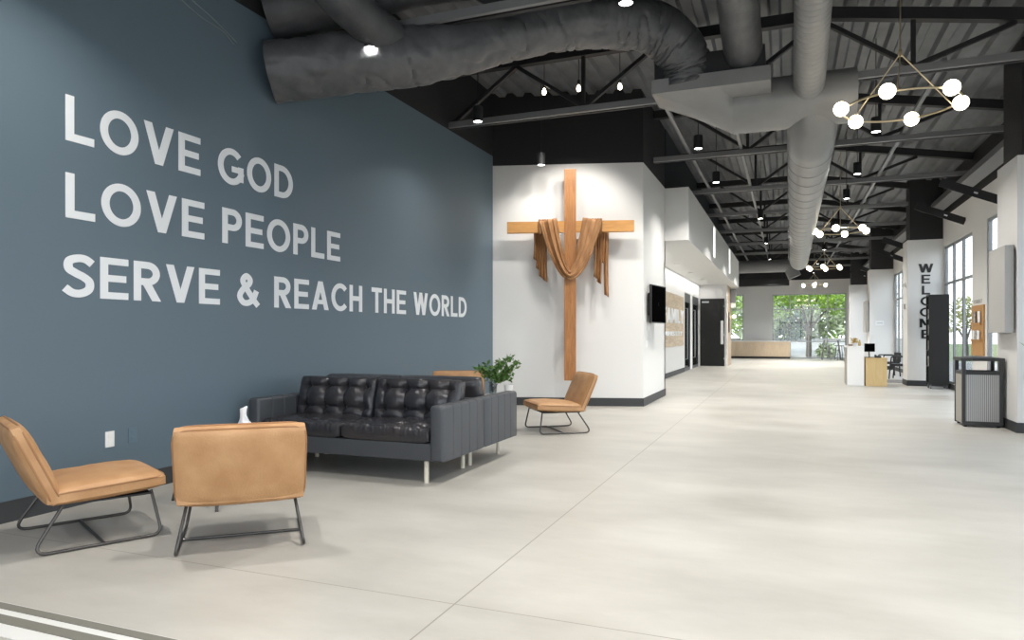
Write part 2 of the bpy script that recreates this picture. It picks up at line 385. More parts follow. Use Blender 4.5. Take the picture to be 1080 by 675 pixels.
# far windows
def far_window(n, x0, x1, z0, z1, vert, trans):
    b = MB(); fw = .05; y = FY+.05
    b.box(x0, y, z0, x0+fw, y+.1, z1).box(x1-fw, y, z0, x1, y+.1, z1).box(x0, y, z0, x1, y+.1, z0+fw).box(x0, y, z1-fw, x1, y+.1, z1)
    for v in vert: b.box(v-fw/2, y, z0, v+fw/2, y+.1, z1)
    for t in trans: b.box(x0, y+.002, t-fw/2, x1, y+.098, t+fw/2)
    o = struct(b, 'window_%d' % n, 'alu'); MB().box(x0+.02, y+.045, z0+.02, x1-.02, y+.055, z1-.02).build('pane', 'glass', o)
far_window(20, -.70, 2.76, 0, 3.28, [.16, 1.03, 1.9], [.86, 2.5])
far_window(21, -4.6, -2.12, .9, 3.3, [-3.36], [2.5])
# back wall: unseen open frame behind the camera, added to let sky light in
b = MB()
for k in range(9): b.box(-4.81+8.26*k/8-.04, -4.2, 0, -4.81+8.26*k/8+.04, -4.1, 4.4)
b.box(-4.81, -4.2, 2.4, 3.45, -4.1, 2.48).box(-4.81, -4.2, 4.4, 3.45, -4.1, 5.6)
struct(b, 'wall_back_unseen', 'frame_dark')

# corrugated roof deck
def deck_z(x): return 5.4 if x < .5 else 5.4-.18*(x-.5)
xs = []; x = -6.2
while x < 3.7:
    for dx, dz in ((0, 0), (.10, 0), (.135, .065), (.265, .065)): xs.append((x+dx, dz))
    x += .30
b = MB(); n = len(xs)
ys = [-5, 38.7]; b.add([(px, y, deck_z(px)+dz) for y in ys for px, dz in xs], [(k, k+1, n+k+1, n+k) for k in range(n-1)])
struct(b, 'ceiling', 'deck')
struct(MB().add([(-6.3, -5.1, 5.55), (.5, -5.1, 5.55), (3.75, -5.1, 4.99), (-6.3, 38.8, 5.55), (.5, 38.8, 5.55), (3.75, 38.8, 4.99),
                 (-6.3, -5.1, 5.75), (.5, -5.1, 5.75), (3.75, -5.1, 5.15), (-6.3, 38.8, 5.75), (.5, 38.8, 5.75), (3.75, 38.8, 5.15)],
                [(0,1,4,3),(1,2,5,4),(6,9,10,7),(7,10,11,8),(0,6,7,1),(1,7,8,2),(3,4,10,9),(4,5,11,10),(0,3,9,6),(2,8,11,5)]), 'ceiling_light_stop', 'black_wall')  # unseen slab over the deck, added to stop sky light leaking in

# ------------------------------------------------------------------ TRUSSES
TS = 3.29; TU = [9.62+TS*k for k in range(-2, 9)]
ordinal = ['third', 'fourth', 'fifth', 'sixth', 'seventh', 'eighth', 'ninth', 'tenth']
def truss(i, u):
    xl = WL if u < 11.2 else -2.28
    if u > 30: xl = -2.28
    if i < 2: lab = 'black steel roof truss nearest the entrance, overhead' if i == 0 else 'black steel roof truss overhead at the big crinkled duct'
    elif i == 2: lab = 'black steel roof truss in front of the cross wall, ending at the blue wall'
    elif i == 3: lab = 'black steel roof truss starting at the corner where the white cross wall ends'
    else: lab = 'black steel roof truss, %s one down the hall from the entrance' % (ordinal+['eleventh', 'twelfth'])[i-2]
    r = thing('roof_truss', ((xl+WR)/2, u, 4.4), lab, 'truss', 'steel roof trusses across the hall')
    ox, oz = (xl+WR)/2, 4.4
    P = lambda x, z, dy=0: (x-ox, dy, z-oz)
    for s in (-1, 1):
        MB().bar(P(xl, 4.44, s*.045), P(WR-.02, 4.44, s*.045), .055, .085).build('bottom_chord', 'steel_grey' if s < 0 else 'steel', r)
    MB().bar(P(xl, 5.27), P(.5, 5.27), .12, .14).bar(P(.5, 5.27), P(WR-.02, 4.76), .12, .14).build('top_chord', 'steel', r)
    x = -4.75; k = 0; pts = []
    while x < 3.4:
        bot = (x, 4.48); top = (x+1.03, min(5.22, deck_z(x+1.03)-.2))
        for a, c in ((bot, top), (top, (x+2.06, 4.48))):
            if a[0] >= xl-.02 and c[0] <= WR: MB().bar(P(*a), P(*c), .05, .07, (0,1,0)).build('web_member', 'steel', r)
        x += 2.06
    for xv in ((-2.7,) if xl < -3 else ()) + (-.64, 1.42):
        MB().bar(P(xv, 4.48), P(xv, deck_z(xv)-.2), .05, .05).build('web_post', 'steel', r)
    return r
for i, u in enumerate(TU): truss(i, u)
# longitudinal bridging bars
for k, (x, lab) in enumerate([(-1.62, 'grey bridging bar running down the hall above the white soffit side'), (-.75, 'grey bridging bar running down the hall between soffit and long round duct'), (1.75, 'grey bridging bar running down the hall on the window side of the ring lamps')]):
    tag(MB().bar((x, 9.62, 4.52), (x, 35.8, 4.52), .05, .05).build('bridging_bar', 'steel_grey'), lab, 'beam', 'bridging bars between trusses')
tag(MB().bar((3.28, -4, 4.22), (3.28, 38.4, 4.22), .22, .20, (.4, 0, 1)).build('eave_beam', 'steel_grey'), 'grey steel eave beam along the top of the window wall', 'beam')
for k, u in enumerate([14.4, 16.9, 22.5, 25.0, 30.9, 33.3]):
    r = thing('brace_arm', (3.4, u, 3.6), 'black flat steel arm sloping down to the window wall, %s from the bin end' % ['first', 'second', 'third', 'fourth', 'fifth', 'sixth'][k], 'brace', 'sloping black arms above the windows')
    MB().bar((.04, 0, -.02), (-.85, 0, .36), .02, .15).build('plate', 'steel', r)
    MB().bar((-.28, -.013, .115), (-.34, -.013, .14), .004, .03).build('tag', 'paper', r)

# ------------------------------------------------------------------ DUCTS
def wrinkle(amp, N):
    def f(i, t, r):
        q = i/N*5.0; c, s_ = math.cos(t), math.sin(t)
        n1 = noise.noise(Vector((q*1.1, c*1.2, s_*1.2)))
        n2 = abs(noise.noise(Vector((q*7+.8*c, c*.7+5, s_*.7))))
        n3 = abs(noise.noise(Vector((q*15, c*1.3+9, s_*1.3))))
        return r*(1+amp*(.8*n1-1.3*max(0, .16-n2)/.16*.45-.55*max(0, .12-n3)/.12*.4))
    return f
def flexduct(name, pts, r, m, lab, amp=.07, n=10, seg=32):
    P = spline(pts, n); c = Vector(P[0]); o = thing(name, c, lab, 'duct', 'wrapped air ducts by the blue wall')
    MB().tube([p-c for p in P], r, seg, rf=wrinkle(amp, len(P))).build('duct_wrap', m, o, smooth=True); return o
flexduct('wrapped_duct', [(-4.80, 5.60, 3.86), (-4.0, 6.05, 4.02), (-3.4, 6.5, 4.2), (-2.8, 7.05, 4.52), (-2.3, 7.45, 4.72), (-1.85, 7.85, 4.82), (-1.45, 8.15, 4.80), (-1.20, 8.38, 4.62), (-1.12, 8.50, 4.40), (-1.10, 8.52, 4.20)], .30, 'duct_flex', 'big crinkled dark duct from the blue wall bending down into a metal box', .12, 26, 96)
flexduct('wrapped_duct', [(-4.83, 5.62, 4.46), (-4.2, 5.9, 4.62), (-3.4, 6.3, 4.9), (-2.2, 6.9, 5.05), (-1.0, 7.4, 5.05)], .27, 'duct_dark', 'smooth black duct above the big crinkled duct at the blue wall', .02)
flexduct('wrapped_duct', [(-3.72, 6.15, 4.20), (-3.82, 5.6, 4.32), (-3.9, 4.9, 4.55), (-3.9, 4.0, 4.9)], .20, 'duct_dark', 'short dark branch duct joining the big crinkled duct from overhead', .05)
flexduct('wrapped_duct', [(-.47, 8.58, 4.20), (-.47, 8.57, 4.32), (-.47, 8.4, 4.48), (-.47, 7.9, 4.62), (-.47, 7.0, 4.8), (-.46, 5.5, 4.95)], .215, 'duct_flex', 'grey flexible duct dropping into the metal box beside the spiral duct', .03)
# metal plenum box and funnel
r = thing('plenum_box', (-.83, 8.55, 4.08), 'grey sheet metal box with a funnel below, fed by two wrapped ducts', 'duct')
MB().box(-.66, -.28, 0, .66, .28, .17).build('box', 'duct', r, bevel=.006)
MB().box(-.64, -.20, .17, .60, .28, .44).build('upper_box', 'steel', r, bevel=.006)
def funnel(u, v):
    t = 2*PI*u; c, s_ = math.cos(t), math.sin(t); k = max(abs(c), abs(s_))
    p = Vector((c/k*.64, s_/k*.27, 0)); q = Vector((.22, .50+s_*.31, -.04+c*.31))
    return p*(1-v)+q*v
MB().grid(funnel, 96, 12).build('funnel', 'duct', r, smooth=True)
r = thing('round_duct', (-.2, 9.05, 4.04), 'grey round metal duct crossing the hall below the first truss', 'duct')
MB().tube([(-.42, 0, 0), (.3, 0, 0), (.95, 0, 0)], .31, 40).build('duct_body', 'duct', r, smooth=True)
r = thing('spiral_duct', (.28, 9.1, 3.65), 'long grey spiral duct running down the middle of the hall', 'duct')
b = MB(); P = [(0, .0, .30), (0, .06, .12), (0, .25, .02), (0, .5, 0)]
b.tube(spline(P, 6)+[(0+.003*k, .5+.5*k, 0) for k in range(1, 32)], .277, 36); b.build('duct_body', 'duct', r, smooth=True)
for k in range(24):
    u = .6+k*.62
    MB().tube([(.003*u, u-.012, 0), (.003*u, u, 0), (.003*u, u+.012, 0)], [.2775, .284, .2775], 36, caps=False).build('seam_ring', 'duct', r, smooth=True)
r = thing('spiral_duct', (.24, 8.9, 4.1), 'narrow ribbed spiral duct coming from overhead into the crossing duct', 'duct')
pa, pb = Vector((0, 0, 0)), Vector((-.02, -5.2, 1.05)); b = MB(); N = 300
b.tube([pa+(pb-pa)*k/N for k in range(N+1)], [.172 if k % 5 else .165 for k in range(N+1)], 32).build('duct_body', 'duct', r, smooth=True)
r = thing('round_duct', (-3.0, 31.2, 3.9), 'dark grey duct with an elbow crossing below the roof at the far end', 'duct')
MB().tube(fillet([(.72, 0, .18), (3.1, 0, .18), (3.3, 0, -.3)], .25, 8), .26, 28).build('duct_body', 'steel_grey', r, smooth=True)
r = thing('square_duct', (-1.1, 34.2, 3.45), 'black square duct below the far elbow duct', 'duct')
MB().box(-1.15, -.2, 0, 1.2, .2, .30).build('duct_body', 'steel', r, bevel=.01)
for x in (-.9, .9): MB().cyl((x, 0, .30), (x, 0, 2.0), .008, 8).build('hanger_rod', 'steel', r)

# ------------------------------------------------------------------ PENDANT LIGHTS
def pendant_proto(power):
    r = thing('pendant_light', (0,0,0), 'x', 'pendant light')
    MB().lathe([(.03, .20), (.062, .20), (.067, .19), (.067, .0), (.058, .0), (.058, .02)]).build('canister', 'steel', r, smooth=True)
    MB().lathe([(.001, .006), (.0575, .006), (.0575, .02), (.001, .02)]).build('lens', 'lens', r)
    MB().cyl((0, 0, .20), (0, 0, 1.43), .006, 8).build('cable', 'steel', r)
    return r
pp = pendant_proto(0)
plist = [(-3.8, 5.85), (-3.8, 8.4), (-3.8, 10.95), (-1.27, 5.85), (-1.34, 8.97), (-1.25, 10.85), (-1.22, 13.4), (1.15, 10.85), (1.15, 13.6), (1.15, 16.0), (1.15, 5.6), (1.15, 20.5), (1.15, 25.5), (1.15, 30.5), (-.6, 18.0), (-.6, 23.0), (-.6, 28.0), (-.6, 33.0), (1.15, 35.0), (-3.8, 3.0), (-1.27, 3.2), (1.15, 2.8), (-3.8, 0), (-1.27, 0), (1.15, 0)]  # lamps down the far hall and behind the view are added for light
plab = ['black can pendant lamp in front of the crinkled duct near the blue wall', 'black can pendant lamp hanging near the blue wall under the first truss', 'black can pendant lamp directly above the left arm of the cross',
 'black can pendant lamp at the top edge in front of the big duct bend', 'black can pendant lamp just below the corner of the metal box', 'black can pendant lamp below the funnel, beside the second truss', 'black can pendant lamp above the near corner of the white soffit',
 'black can pendant lamp seen just below the near ring chandelier', 'black can pendant lamp above the second ring chandelier, higher of the close pair', 'black can pendant lamp above the second ring chandelier, lower of the close pair']
plab += ['black can pendant lamp over the entrance floor on the window side, nearest the ring chandelier', 'extra black can pendant lamp added for light over the reception kiosk', 'extra black can pendant lamp added for light past the third ring chandelier', 'extra black can pendant lamp added for light past the end of the spiral duct',
 'extra can pendant lamp added for light beside the spiral duct, near the first soffit strip light', 'extra can pendant lamp added for light beside the spiral duct, near the second soffit strip light', 'extra can pendant lamp added for light level with the black door', 'extra can pendant lamp added for light over the far oak cabinets', 'extra can pendant lamp added for light over the far bar table',
 'black can pendant lamp above the first chair, out of view', 'black can pendant lamp above the floor strips, out of view', 'black can pendant lamp above the window side floor, out of view', 'black can pendant lamp by the blue wall behind the view', 'black can pendant lamp at the middle behind the view', 'black can pendant lamp by the windows behind the view']
for i, (x, y) in enumerate(plist):
    zz = 4.13 if i == 4 else 4.05
    o = place(pp, i == 0, (x, y, zz), 0, plab[i], 'black can pendant lamps')
    light('pendant_glow', 'AREA', (x, y, zz-.005), PENDANT_W*(.12 if i == 2 else (.35 if i == 1 else .6) if x < -3 else 2.6 if y > 26 else 1.4 if y > 16 else 1), None, .13, (0, 0, 0), (1, .965, .91), spread=math.radians(128))
# small bare spot bulbs aimed at the cross
for k, (x, y) in enumerate([(-3.37, 9.85), (-2.85, 9.9), (-2.27, 10.05)]):
    r = thing('spot_bulb', (x, y, 4.86), 'small glowing bulb on a thin stem, %s of three above the cross wall' % ['leftmost', 'middle', 'rightmost'][k], 'light', 'small bulbs above the cross')
    MB().lathe([(.001, -.045), (.02, -.04), (.032, -.015), (.03, .01), (.016, .04), (.014, .05)], 16).build('bulb', 'globe', r, smooth=True)
    MB().lathe([(.018, .05), (.022, .06), (.022, .12), (.006, .13)], 12).build('socket', 'steel', r)
    MB().cyl((0, 0, .12), (0, 0, .56), .005, 8).build('stem', 'steel', r)
for x, y, pw in ((-3.45, 9.9, .5), (-2.85, 9.95, 1), (-2.27, 10.1, 1)):
    tgt = onwall(1.35, .15, 2.6); d = (Vector((x, y, 4.80))-tgt)
    light('cross_spot', 'SPOT', (x, y, 4.80), SPOT_W*pw, None, .04, d.to_track_quat('Z', 'Y').to_euler(), (1, .96, .9), spot=math.radians(75), blend=.6)

# ------------------------------------------------------------------ CHANDELIERS
def chandelier():
    r = thing('ring_chandelier', (0,0,0), 'x', 'chandelier'); R = .52
    MB().tube([(R*math.cos(2*PI*k/64), R*math.sin(2*PI*k/64), 0) for k in range(64)], .011, 8, closed=True).build('ring', 'brass', r, smooth=True)
    for k in range(3):
        a = 2*PI*k/3+.35; MB().cyl((R*math.cos(a), R*math.sin(a), 0), (0, 0, .52), .006, 8).build('arm', 'brass', r)
    MB().cyl((0, 0, .50), (0, 0, 1.86), .007, 8).build('rod', 'brass', r)
    MB().lathe([(.012, .49), (.02, .5), (.02, .54), (.008, .56)], 12).build('hub', 'brass', r)
    for k in range(6):
        a = [3.0, 3.75, 2.15, .72, -.25, 5.2][k] if False else 2*PI*k/6+.2
        p = (R*1.06*math.cos(a), R*1.06*math.sin(a), 0)
        g = MB().sphere(p, .072, 24, 14).build('globe', 'globe', r, smooth=True)
        MB().cyl((R*.97*math.cos(a), R*.97*math.sin(a), 0), (R*1.01*math.cos(a), R*1.01*math.sin(a), 0), .03, 12).build('collar', 'brass', r)
    return r
ch = chandelier()
for k, (x, y) in enumerate([(1.05, 7.88), (1.1, 17.0), (1.2, 26.3), (1.2, 35.6)]):
    place(ch, k == 0, (x, y, 3.52), .1*k, ['brass ring chandelier with six lit globes, nearest and largest', 'brass ring chandelier with lit globes, second one down the hall', 'brass ring chandelier with lit globes, third one down the hall', 'brass ring chandelier with lit globes, farthest, before the far window'][k], 'brass ring chandeliers')

# ------------------------------------------------------------------ LETTERING
S_ = .178
def arc(cx, cy, rx, ry, a0, a1, n=20): return [(cx+rx*math.cos(math.radians(a0+(a1-a0)*k/n)), cy+ry*math.sin(math.radians(a0+(a1-a0)*k/n))) for k in range(n+1)]
h = S_/2
def R_(x0, y0, x1, y1): return ('r', x0, y0, x1, y1)
def Q_(xa, ya, xb, yb, w_): return ('q', xa, ya, xb, yb, w_)
def K_(pts, closed=False): return ('s', pts, closed)
G = {
 'L': (.60, [R_(0,0,S_,1), R_(0,0,.60,S_)]),
 'E': (.64, [R_(0,0,S_,1), R_(0,0,.64,S_*.93), R_(0,1-S_*.93,.64,1), R_(0,.5-h*.93,.59,.5+h*.93)]),
 'F': (.56, [R_(0,0,S_,1), R_(0,1-S_,.56,1), R_(0,.45,.5,.45+S_)]),
 'T': (.62, [R_(.31-h,0,.31+h,1), R_(0,1-S_,.62,1)]),
 'H': (.70, [R_(0,0,S_,1), R_(.70-S_,0,.70,1), R_(0,.5-h,.70,.5+h)]),
 'I': (S_, [R_(0,0,S_,1)]),
 'O': (.90, [K_(arc(.45,.5,.45-h,.51-h,0,360,40)[:-1], True)]),
 'V': (.80, [Q_(.11,1,.40,0,.205), Q_(.69,1,.40,0,.205)]),
 'A': (.80, [Q_(.11,0,.40,1,.205), Q_(.69,0,.40,1,.205), R_(.2,.2,.6,.2+S_*.85)]),
 'W': (1.08, [Q_(.10,1,.31,0,.20), Q_(.54,1,.31,0,.20), Q_(.54,1,.77,0,.20), Q_(.98,1,.77,0,.20)]),
 'M': (.90, [R_(0,0,S_,1), R_(.90-S_,0,.90,1), Q_(.10,1,.45,.22,.22), Q_(.80,1,.45,.22,.22)]),
 'N': (.74, [R_(0,0,S_,1), R_(.74-S_,0,.74,1), Q_(.11,1,.63,0,.22)]),
 'Y': (.74, [Q_(.11,1,.37,.42,.21), Q_(.63,1,.37,.42,.21), R_(.37-h,0,.37+h,.46)]),
 'D': (.76, [R_(0,0,S_,1), K_([(h,1-h),(.30,1-h)]+arc(.30,.5,.46-h,.5-h,90,-90,20)[1:-1]+[(.30,h),(h,h)])]),
 'P': (.64, [R_(0,0,S_,1), K_([(h,1-h),(.34,1-h)]+arc(.34,.69,.30-h,.31-h,90,-90,16)[1:-1]+[(.34,.38+h),(h,.38+h)])]),
 'R': (.68, [R_(0,0,S_,1), K_([(h,1-h),(.34,1-h)]+arc(.34,.70,.31-h,.30-h,90,-90,16)[1:-1]+[(.34,.40+h),(h,.40+h)]), Q_(.31,.46,.57,0,.225)]),
 'C': (.80, [K_(arc(.45,.5,.45-h,.51-h,42,318,32))]),
 'G': (.86, [K_(arc(.45,.5,.45-h,.51-h,44,345,34)), R_(.46,.36,.86,.36+S_*.9), R_(.86-S_,.12,.86,.54)]),
 'S': (.64, [K_([(p.x, p.y) for p in spline([(.60,.80,0),(.46,.895,0),(.30,.905,0),(.13,.83,0),(.12,.66,0),(.26,.56,0),(.42,.48,0),(.54,.37,0),(.53,.20,0),(.38,.10,0),(.20,.10,0),(.04,.21,0)], 5)])]),
 '&': (.82, [K_([(p.x, p.y) for p in spline([(.76,.02,0),(.60,.20,0),(.30,.60,0),(.22,.78,0),(.34,.91,0),(.47,.80,0),(.42,.66,0),(.22,.50,0),(.11,.30,0),(.22,.12,0),(.40,.10,0),(.58,.22,0),(.70,.48,0)], 5)])]),
}
def stroke_poly(mb, pts, closed, wd, f, d0, d1):
    n = len(pts); L, Rr = [], []
    for i in range(n):
        a = Vector(pts[i-1] if (i > 0 or closed) else pts[0]); b_ = Vector(pts[i]); c = Vector(pts[(i+1) % n] if (i < n-1 or closed) else pts[-1])
        t1 = (b_-a).normalized() if (b_-a).length > 1e-6 else None; t2 = (c-b_).normalized() if (c-b_).length > 1e-6 else None
        if t1 is None: t1 = t2
        if t2 is None: t2 = t1
        t = (t1+t2).normalized(); nn = Vector((-t.y, t.x)); k = 1/max(.5, nn.dot(Vector((-t1.y, t1.x))))
        L.append(b_+nn*wd/2*k); Rr.append(b_-nn*wd/2*k)
    vs = []
    for i_, (p, q) in enumerate(zip(L, Rr)):
        e_ = d1+.0008*i_/n; vs += [f(p.x, p.y, d0), f(q.x, q.y, d0), f(q.x, q.y, e_), f(p.x, p.y, e_)]
    fs = []
    for i in range(n if closed else n-1):
        j = (i+1) % n; a = 4*i; c = 4*j
        for k in range(4): fs.append((a+k, a+(k+1) % 4, c+(k+1) % 4, c+k))
    if not closed: fs += [(0,1,2,3), tuple(4*(n-1)+k for k in (3,2,1,0))]
    mb.add(vs, fs)
def letter_mesh(ch_, f, d=.008):
    f0 = f
    mb = MB()
    for q, s_ in enumerate(G[ch_][1]):
        e = d+q*.0002
        if s_[0] == 'r': mb.prism([(s_[1], s_[2]), (s_[3], s_[2]), (s_[3], s_[4]), (s_[1], s_[4])], f, 0, e)
        elif s_[0] == 'q':
            _, xa, ya, xb, yb, w_ = s_; mb.prism([(xa-w_/2, ya), (xa+w_/2, ya), (xb+w_/2, yb), (xb-w_/2, yb)], f, 0, e)
        else: stroke_poly(mb, s_[1], s_[2], S_, f, 0, e)
    return mb
def text_width(txt, gap, space): return sum((space if c == ' ' else G[c][0]+gap) for c in txt)-gap
def lettering(txt, origin, adv, up, out_, cap, width, m, label, depth=.003, gap=.13, space=.42):
    r = thing('wall_lettering', origin, label, 'lettering')
    adv, up, out_ = Vector(adv), Vector(up), Vector(out_)
    tw = text_width(txt, gap, space)*cap; kx = width/tw if width else 1; x = 0
    for c in txt:
        if c == ' ': x += space; continue
        f = lambda a, b_, d, x=x: adv*((x+a)*cap*kx)+up*(b_*cap)+out_*d
        letter_mesh(c, f, depth).build('letter', m, r); x += G[c][0]+gap
    return r
lettering('LOVE GOD', (WL, 3.47, 2.64), (0,1,0), (0,0,1), (1,0,0), .33, 2.47, 'letter', 'white painted words LOVE GOD, top line on the slate blue wall')
lettering('LOVE PEOPLE', (WL, 3.47, 2.085), (0,1,0), (0,0,1), (1,0,0), .325, 3.30, 'letter', 'white painted words LOVE PEOPLE, middle line on the slate blue wall')
lettering('SERVE & REACH THE WORLD', (WL, 3.45, 1.515), (0,1,0), (0,0,1), (1,0,0), .315, 6.74, 'letter', 'white painted words SERVE & REACH THE WORLD, bottom line on the blue wall')
# WELCOME, stacked on the second pier
r = thing('wall_lettering', (2.70, 19.1, 1.25), 'black vertical word WELCOME on the white pier', 'lettering')
for k, c in enumerate('WELCOME'):
    zb = 1.46-k*.262; wd = G[c][0]; s_ = .21
    f = lambda a, b_, d, zb=zb, wd=wd: Vector((.385+(a-wd/2)*s_*1.35, -d, zb+b_*s_))
    letter_mesh(c, f, .012).build('letter', 'black_plastic', r)

# wall plates and cables on the blue wall
def plate(name, loc, m, lab, group=None, slots=True):
    r = thing(name, loc, lab, 'wall plate', group)
    MB().box(0, -.038, -.06, .007, .038, .06).build('cover', m, r, bevel=.002)
    for s_ in (-1, 1): MB().box(.006, -.017, s_*.026-.016, .010, .017, s_*.026+.016).build('socket', m, r, bevel=.002)
    return r
plate('power_outlet', (WL, 3.82, .445), 'plastic_white', 'white double power outlet low on the slate blue wall')
plate('power_outlet', (WL, 4.02, .45), 'plastic_blue', 'blue painted wall plate beside the white power outlet')
def wallpt(px, py, off=.012):
    rx = (px-540)/735; z = (WL+off)/(rx*.9302-.3670); X = rx*z; return Vector((WL+off, X*.3670+z*.9302, CAM_H-(py-352)/735*z))
r = thing('hanging_cable', (WL, 4.5, 4.3), 'thin grey cable pair dangling down the top of the slate blue wall', 'cable')
o0 = Vector((WL, 4.5, 4.3))
for pts in ([(170, -30), (192, 0), (215, 20), (235, 33), (247, 47)], [(180, -28), (203, 0), (222, 17), (240, 35), (250, 45)]):
    MB().tube([p-o0 for p in spline([wallpt(*p) for p in pts], 6)], .004, 8).build('cable', 'cable', r, smooth=True)

# ------------------------------------------------------------------ CROSS WITH DRAPED CLOTH
cr = thing('wooden_cross', onwall(1.36, 0, 0), 'tall timber cross standing off the white wall', 'cross', rz=CWA)
# local: x along wall, -y toward hall
MB().box(-.10, -.36, .46, .10, -.25, 4.03).build('upright', 'cross_wood', cr, bevel=.004)
MB().box(-1.07, -.35, 2.965, 1.07, -.25, 3.155).build('crossbar', 'cross_wood_x', cr, bevel=.004)
for z in (1.2, 3.06, 3.7): MB().box(-.05, -.25, z-.05, .05, 0, z+.05).build('bracket', 'steel', cr)
cl = thing('draped_cloth', onwall(1.36, 0, 2.0), 'brown cloth draped over the arms of the wooden cross', 'cloth', rz=CWA)
def swag(u, v):
    # u along from left shoulder to right, v across the folds
    s_ = u*2-1; a = abs(s_); ex = 1.85
    cx = .375*s_; cz = 1.17-.93*(1-a**ex); cz -= .0
    if s_ > 0: cz += 0
    wid = (.17+.13*a**1.5) if s_ < 0 else (.17+.16*a**1.2)
    dz = .93*ex*(max(a, .02)**(ex-1))*(1 if s_ > 0 else -1)/.375*(1-math.exp(-(a/.14)**2)); tn = Vector((1, 0, dz)).normalized(); nr = Vector((-tn.z, 0, tn.x))
    w2 = (v-.5)*wid
    flat = .45 if s_ > 0 else 1.0
    fold = flat*(.018*math.sin(v*PI*5+2.2*u)+.007*math.sin(v*PI*13+u*7))+.03*math.sin(v*PI)
    yb = -.395 if a < .6 else -.395+.015*(a-.6)/.4
    return Vector((cx+nr.x*w2, yb-fold, cz+nr.z*w2))
MB().grid(swag, 60, 56).build('swag', 'cloth', cl, smooth=True, solid=.006)
def over(xc, wd, sgn):
    # cloth wrapped over the crossbar top and going down at the back
    def f(u, v):
        x = xc+(u-.5)*wd; fold = .009*math.sin(u*PI*6)
        path = [(-.375, .93), (-.38, 1.10), (-.37, 1.18), (-.30, 1.19), (-.235, 1.18), (-.22, 1.08), (-.22, .9)]
        q = v*6; i = min(5, int(q)); t = q-i; y = path[i][0]*(1-t)+path[i+1][0]*t; z = path[i][1]*(1-t)+path[i+1][1]*t
        return Vector((x-.03*sgn*0, y-fold*(1 if v < .5 else -1), z+abs(fold)*.6))
    return f
for xc in (-.40, .40): MB().grid(over(xc, .27, 1), 40, 24).build('shoulder_fold', 'cloth', cl, smooth=True, solid=.006)
for sgn, xs_, ends in ((-1, (-.63, -.40), (.52, .36, .22, .16)), (1, (.40, .645), (.05, .12, .40, -.10))):
    n_ = 4
    for k in range(n_):
        xa = xs_[0]+(xs_[1]-xs_[0])*k/n_; xb = xs_[0]+(xs_[1]-xs_[0])*(k+1)/n_+.012
        zb = ends[k]+.02 if sgn < 0 else (.22, .14, .48, -.08)[k]
        def tail(u, v, xa=xa, xb=xb, zb=zb, k=k):
            return Vector((xa+(xb-xa)*u+.015*math.sin(v*3+k), -.228+.012*(k % 2)-.022*math.sin(u*PI*2.5+k*1.3), 1.10-(1.10-zb)*v-.05*u*v))
        MB().grid(tail, 16, 14).build('tail_fold', 'cloth', cl, smooth=True, solid=.007)

# television on the side of the cross wall
r = thing('television', (-2.3, 12.68, 1.78), 'black wall television on the side of the white cross wall', 'television')
tm = Matrix.Translation((.13, 0, 0)) @ Matrix.Rotation(math.radians(-7), 4, 'Z')
MB().box(-.02, -.44, -.34, .02, .44, .34, tm).build('casing', 'black_plastic', r, bevel=.004)
MB().box(.02, -.425, -.325, .0225, .425, .325, tm).build('screen', 'screen', r)
MB().box(0, -.22, -.2, .06, .22, .2).bar((.03, 0, 0), (.15, 0, 0), .06, .06).build('wall_bracket', 'steel', r)
plate('switch_plate', (-2.30, 12.3, 1.07), 'plastic_white', 'white switch plate on the wall below the television')

# ------------------------------------------------------------------ SOFAS
def pillow(mb, L, W, T, e, n=40, m_=28, tuft=None, p=5, mtx=None, wr=0.0):
    """cushion lying in x(L) y(W), both faces puffed, thickness T, edge thickness e"""
    def top(sgn):
        def f(u, v):
            x, y = u*2-1, v*2-1
            g = max(0, (1-abs(x)**p))**.5*max(0, (1-abs(y)**p))**.5
            z = e/2+(T/2-e/2)*g
            px, py = x*L/2, y*W/2
            if tuft and sgn > 0: z -= tuft(px, py)*g
            if wr and sgn > 0: z += wr*(noise.noise(Vector((px*9, py*4, 3.1)))*g+1.2*noise.noise(Vector((px*42+py*6, py*5, 7.7)))*(1-g*.5)*(abs(y)**3))
            # rounded plan corners
            cr_ = 1-.025*(abs(x)**8*abs(y)**8)
            return Vector((px*cr_, py*cr_, sgn*z))
        return f
    a = MB(); a.grid(top(1), n, m_); a.grid(top(-1), n, m_, True)
    N = (n+1)*(m_+1)
    ring = [i*(m_+1) for i in range(n+1)]+[n*(m_+1)+j for j in range(1, m_+1)]+[i*(m_+1)+m_ for i in range(n-1, -1, -1)]+[j for j in range(m_-1, 0, -1)]
    for k in range(len(ring)):
        i, j = ring[k], ring[(k+1) % len(ring)]; a.f.append((i, j, j+N, i+N))
    mb.add(a.v, a.f, mtx); return mb
def tufts(cols, rows, L, W, depth=.03):
    cw_, ch_ = L/cols, W/rows; xs_ = [(c+.5)*cw_-L/2 for c in range(cols)]; ys_ = [(r_+.5)*ch_-W/2 for r_ in range(rows)]
    def f(x, y):
        ax = abs(math.sin(PI*(x-xs_[0])/cw_)); ay = abs(math.sin(PI*(y-ys_[0])/ch_))
        cell = 1-(ax**.55)*(ay**.55)
        ax1 = min(abs(x-q) for q in xs_); ay1 = min(abs(y-q) for q in ys_); rr = math.hypot(ax1, ay1)
        inn = 1.0 if abs(x) < L/2-cw_*.2 else .5
        return depth*(.50*cell*inn+1.0*math.exp(-(rr/.034)**1.3))
    return f
SL, SD = 2.02, .84
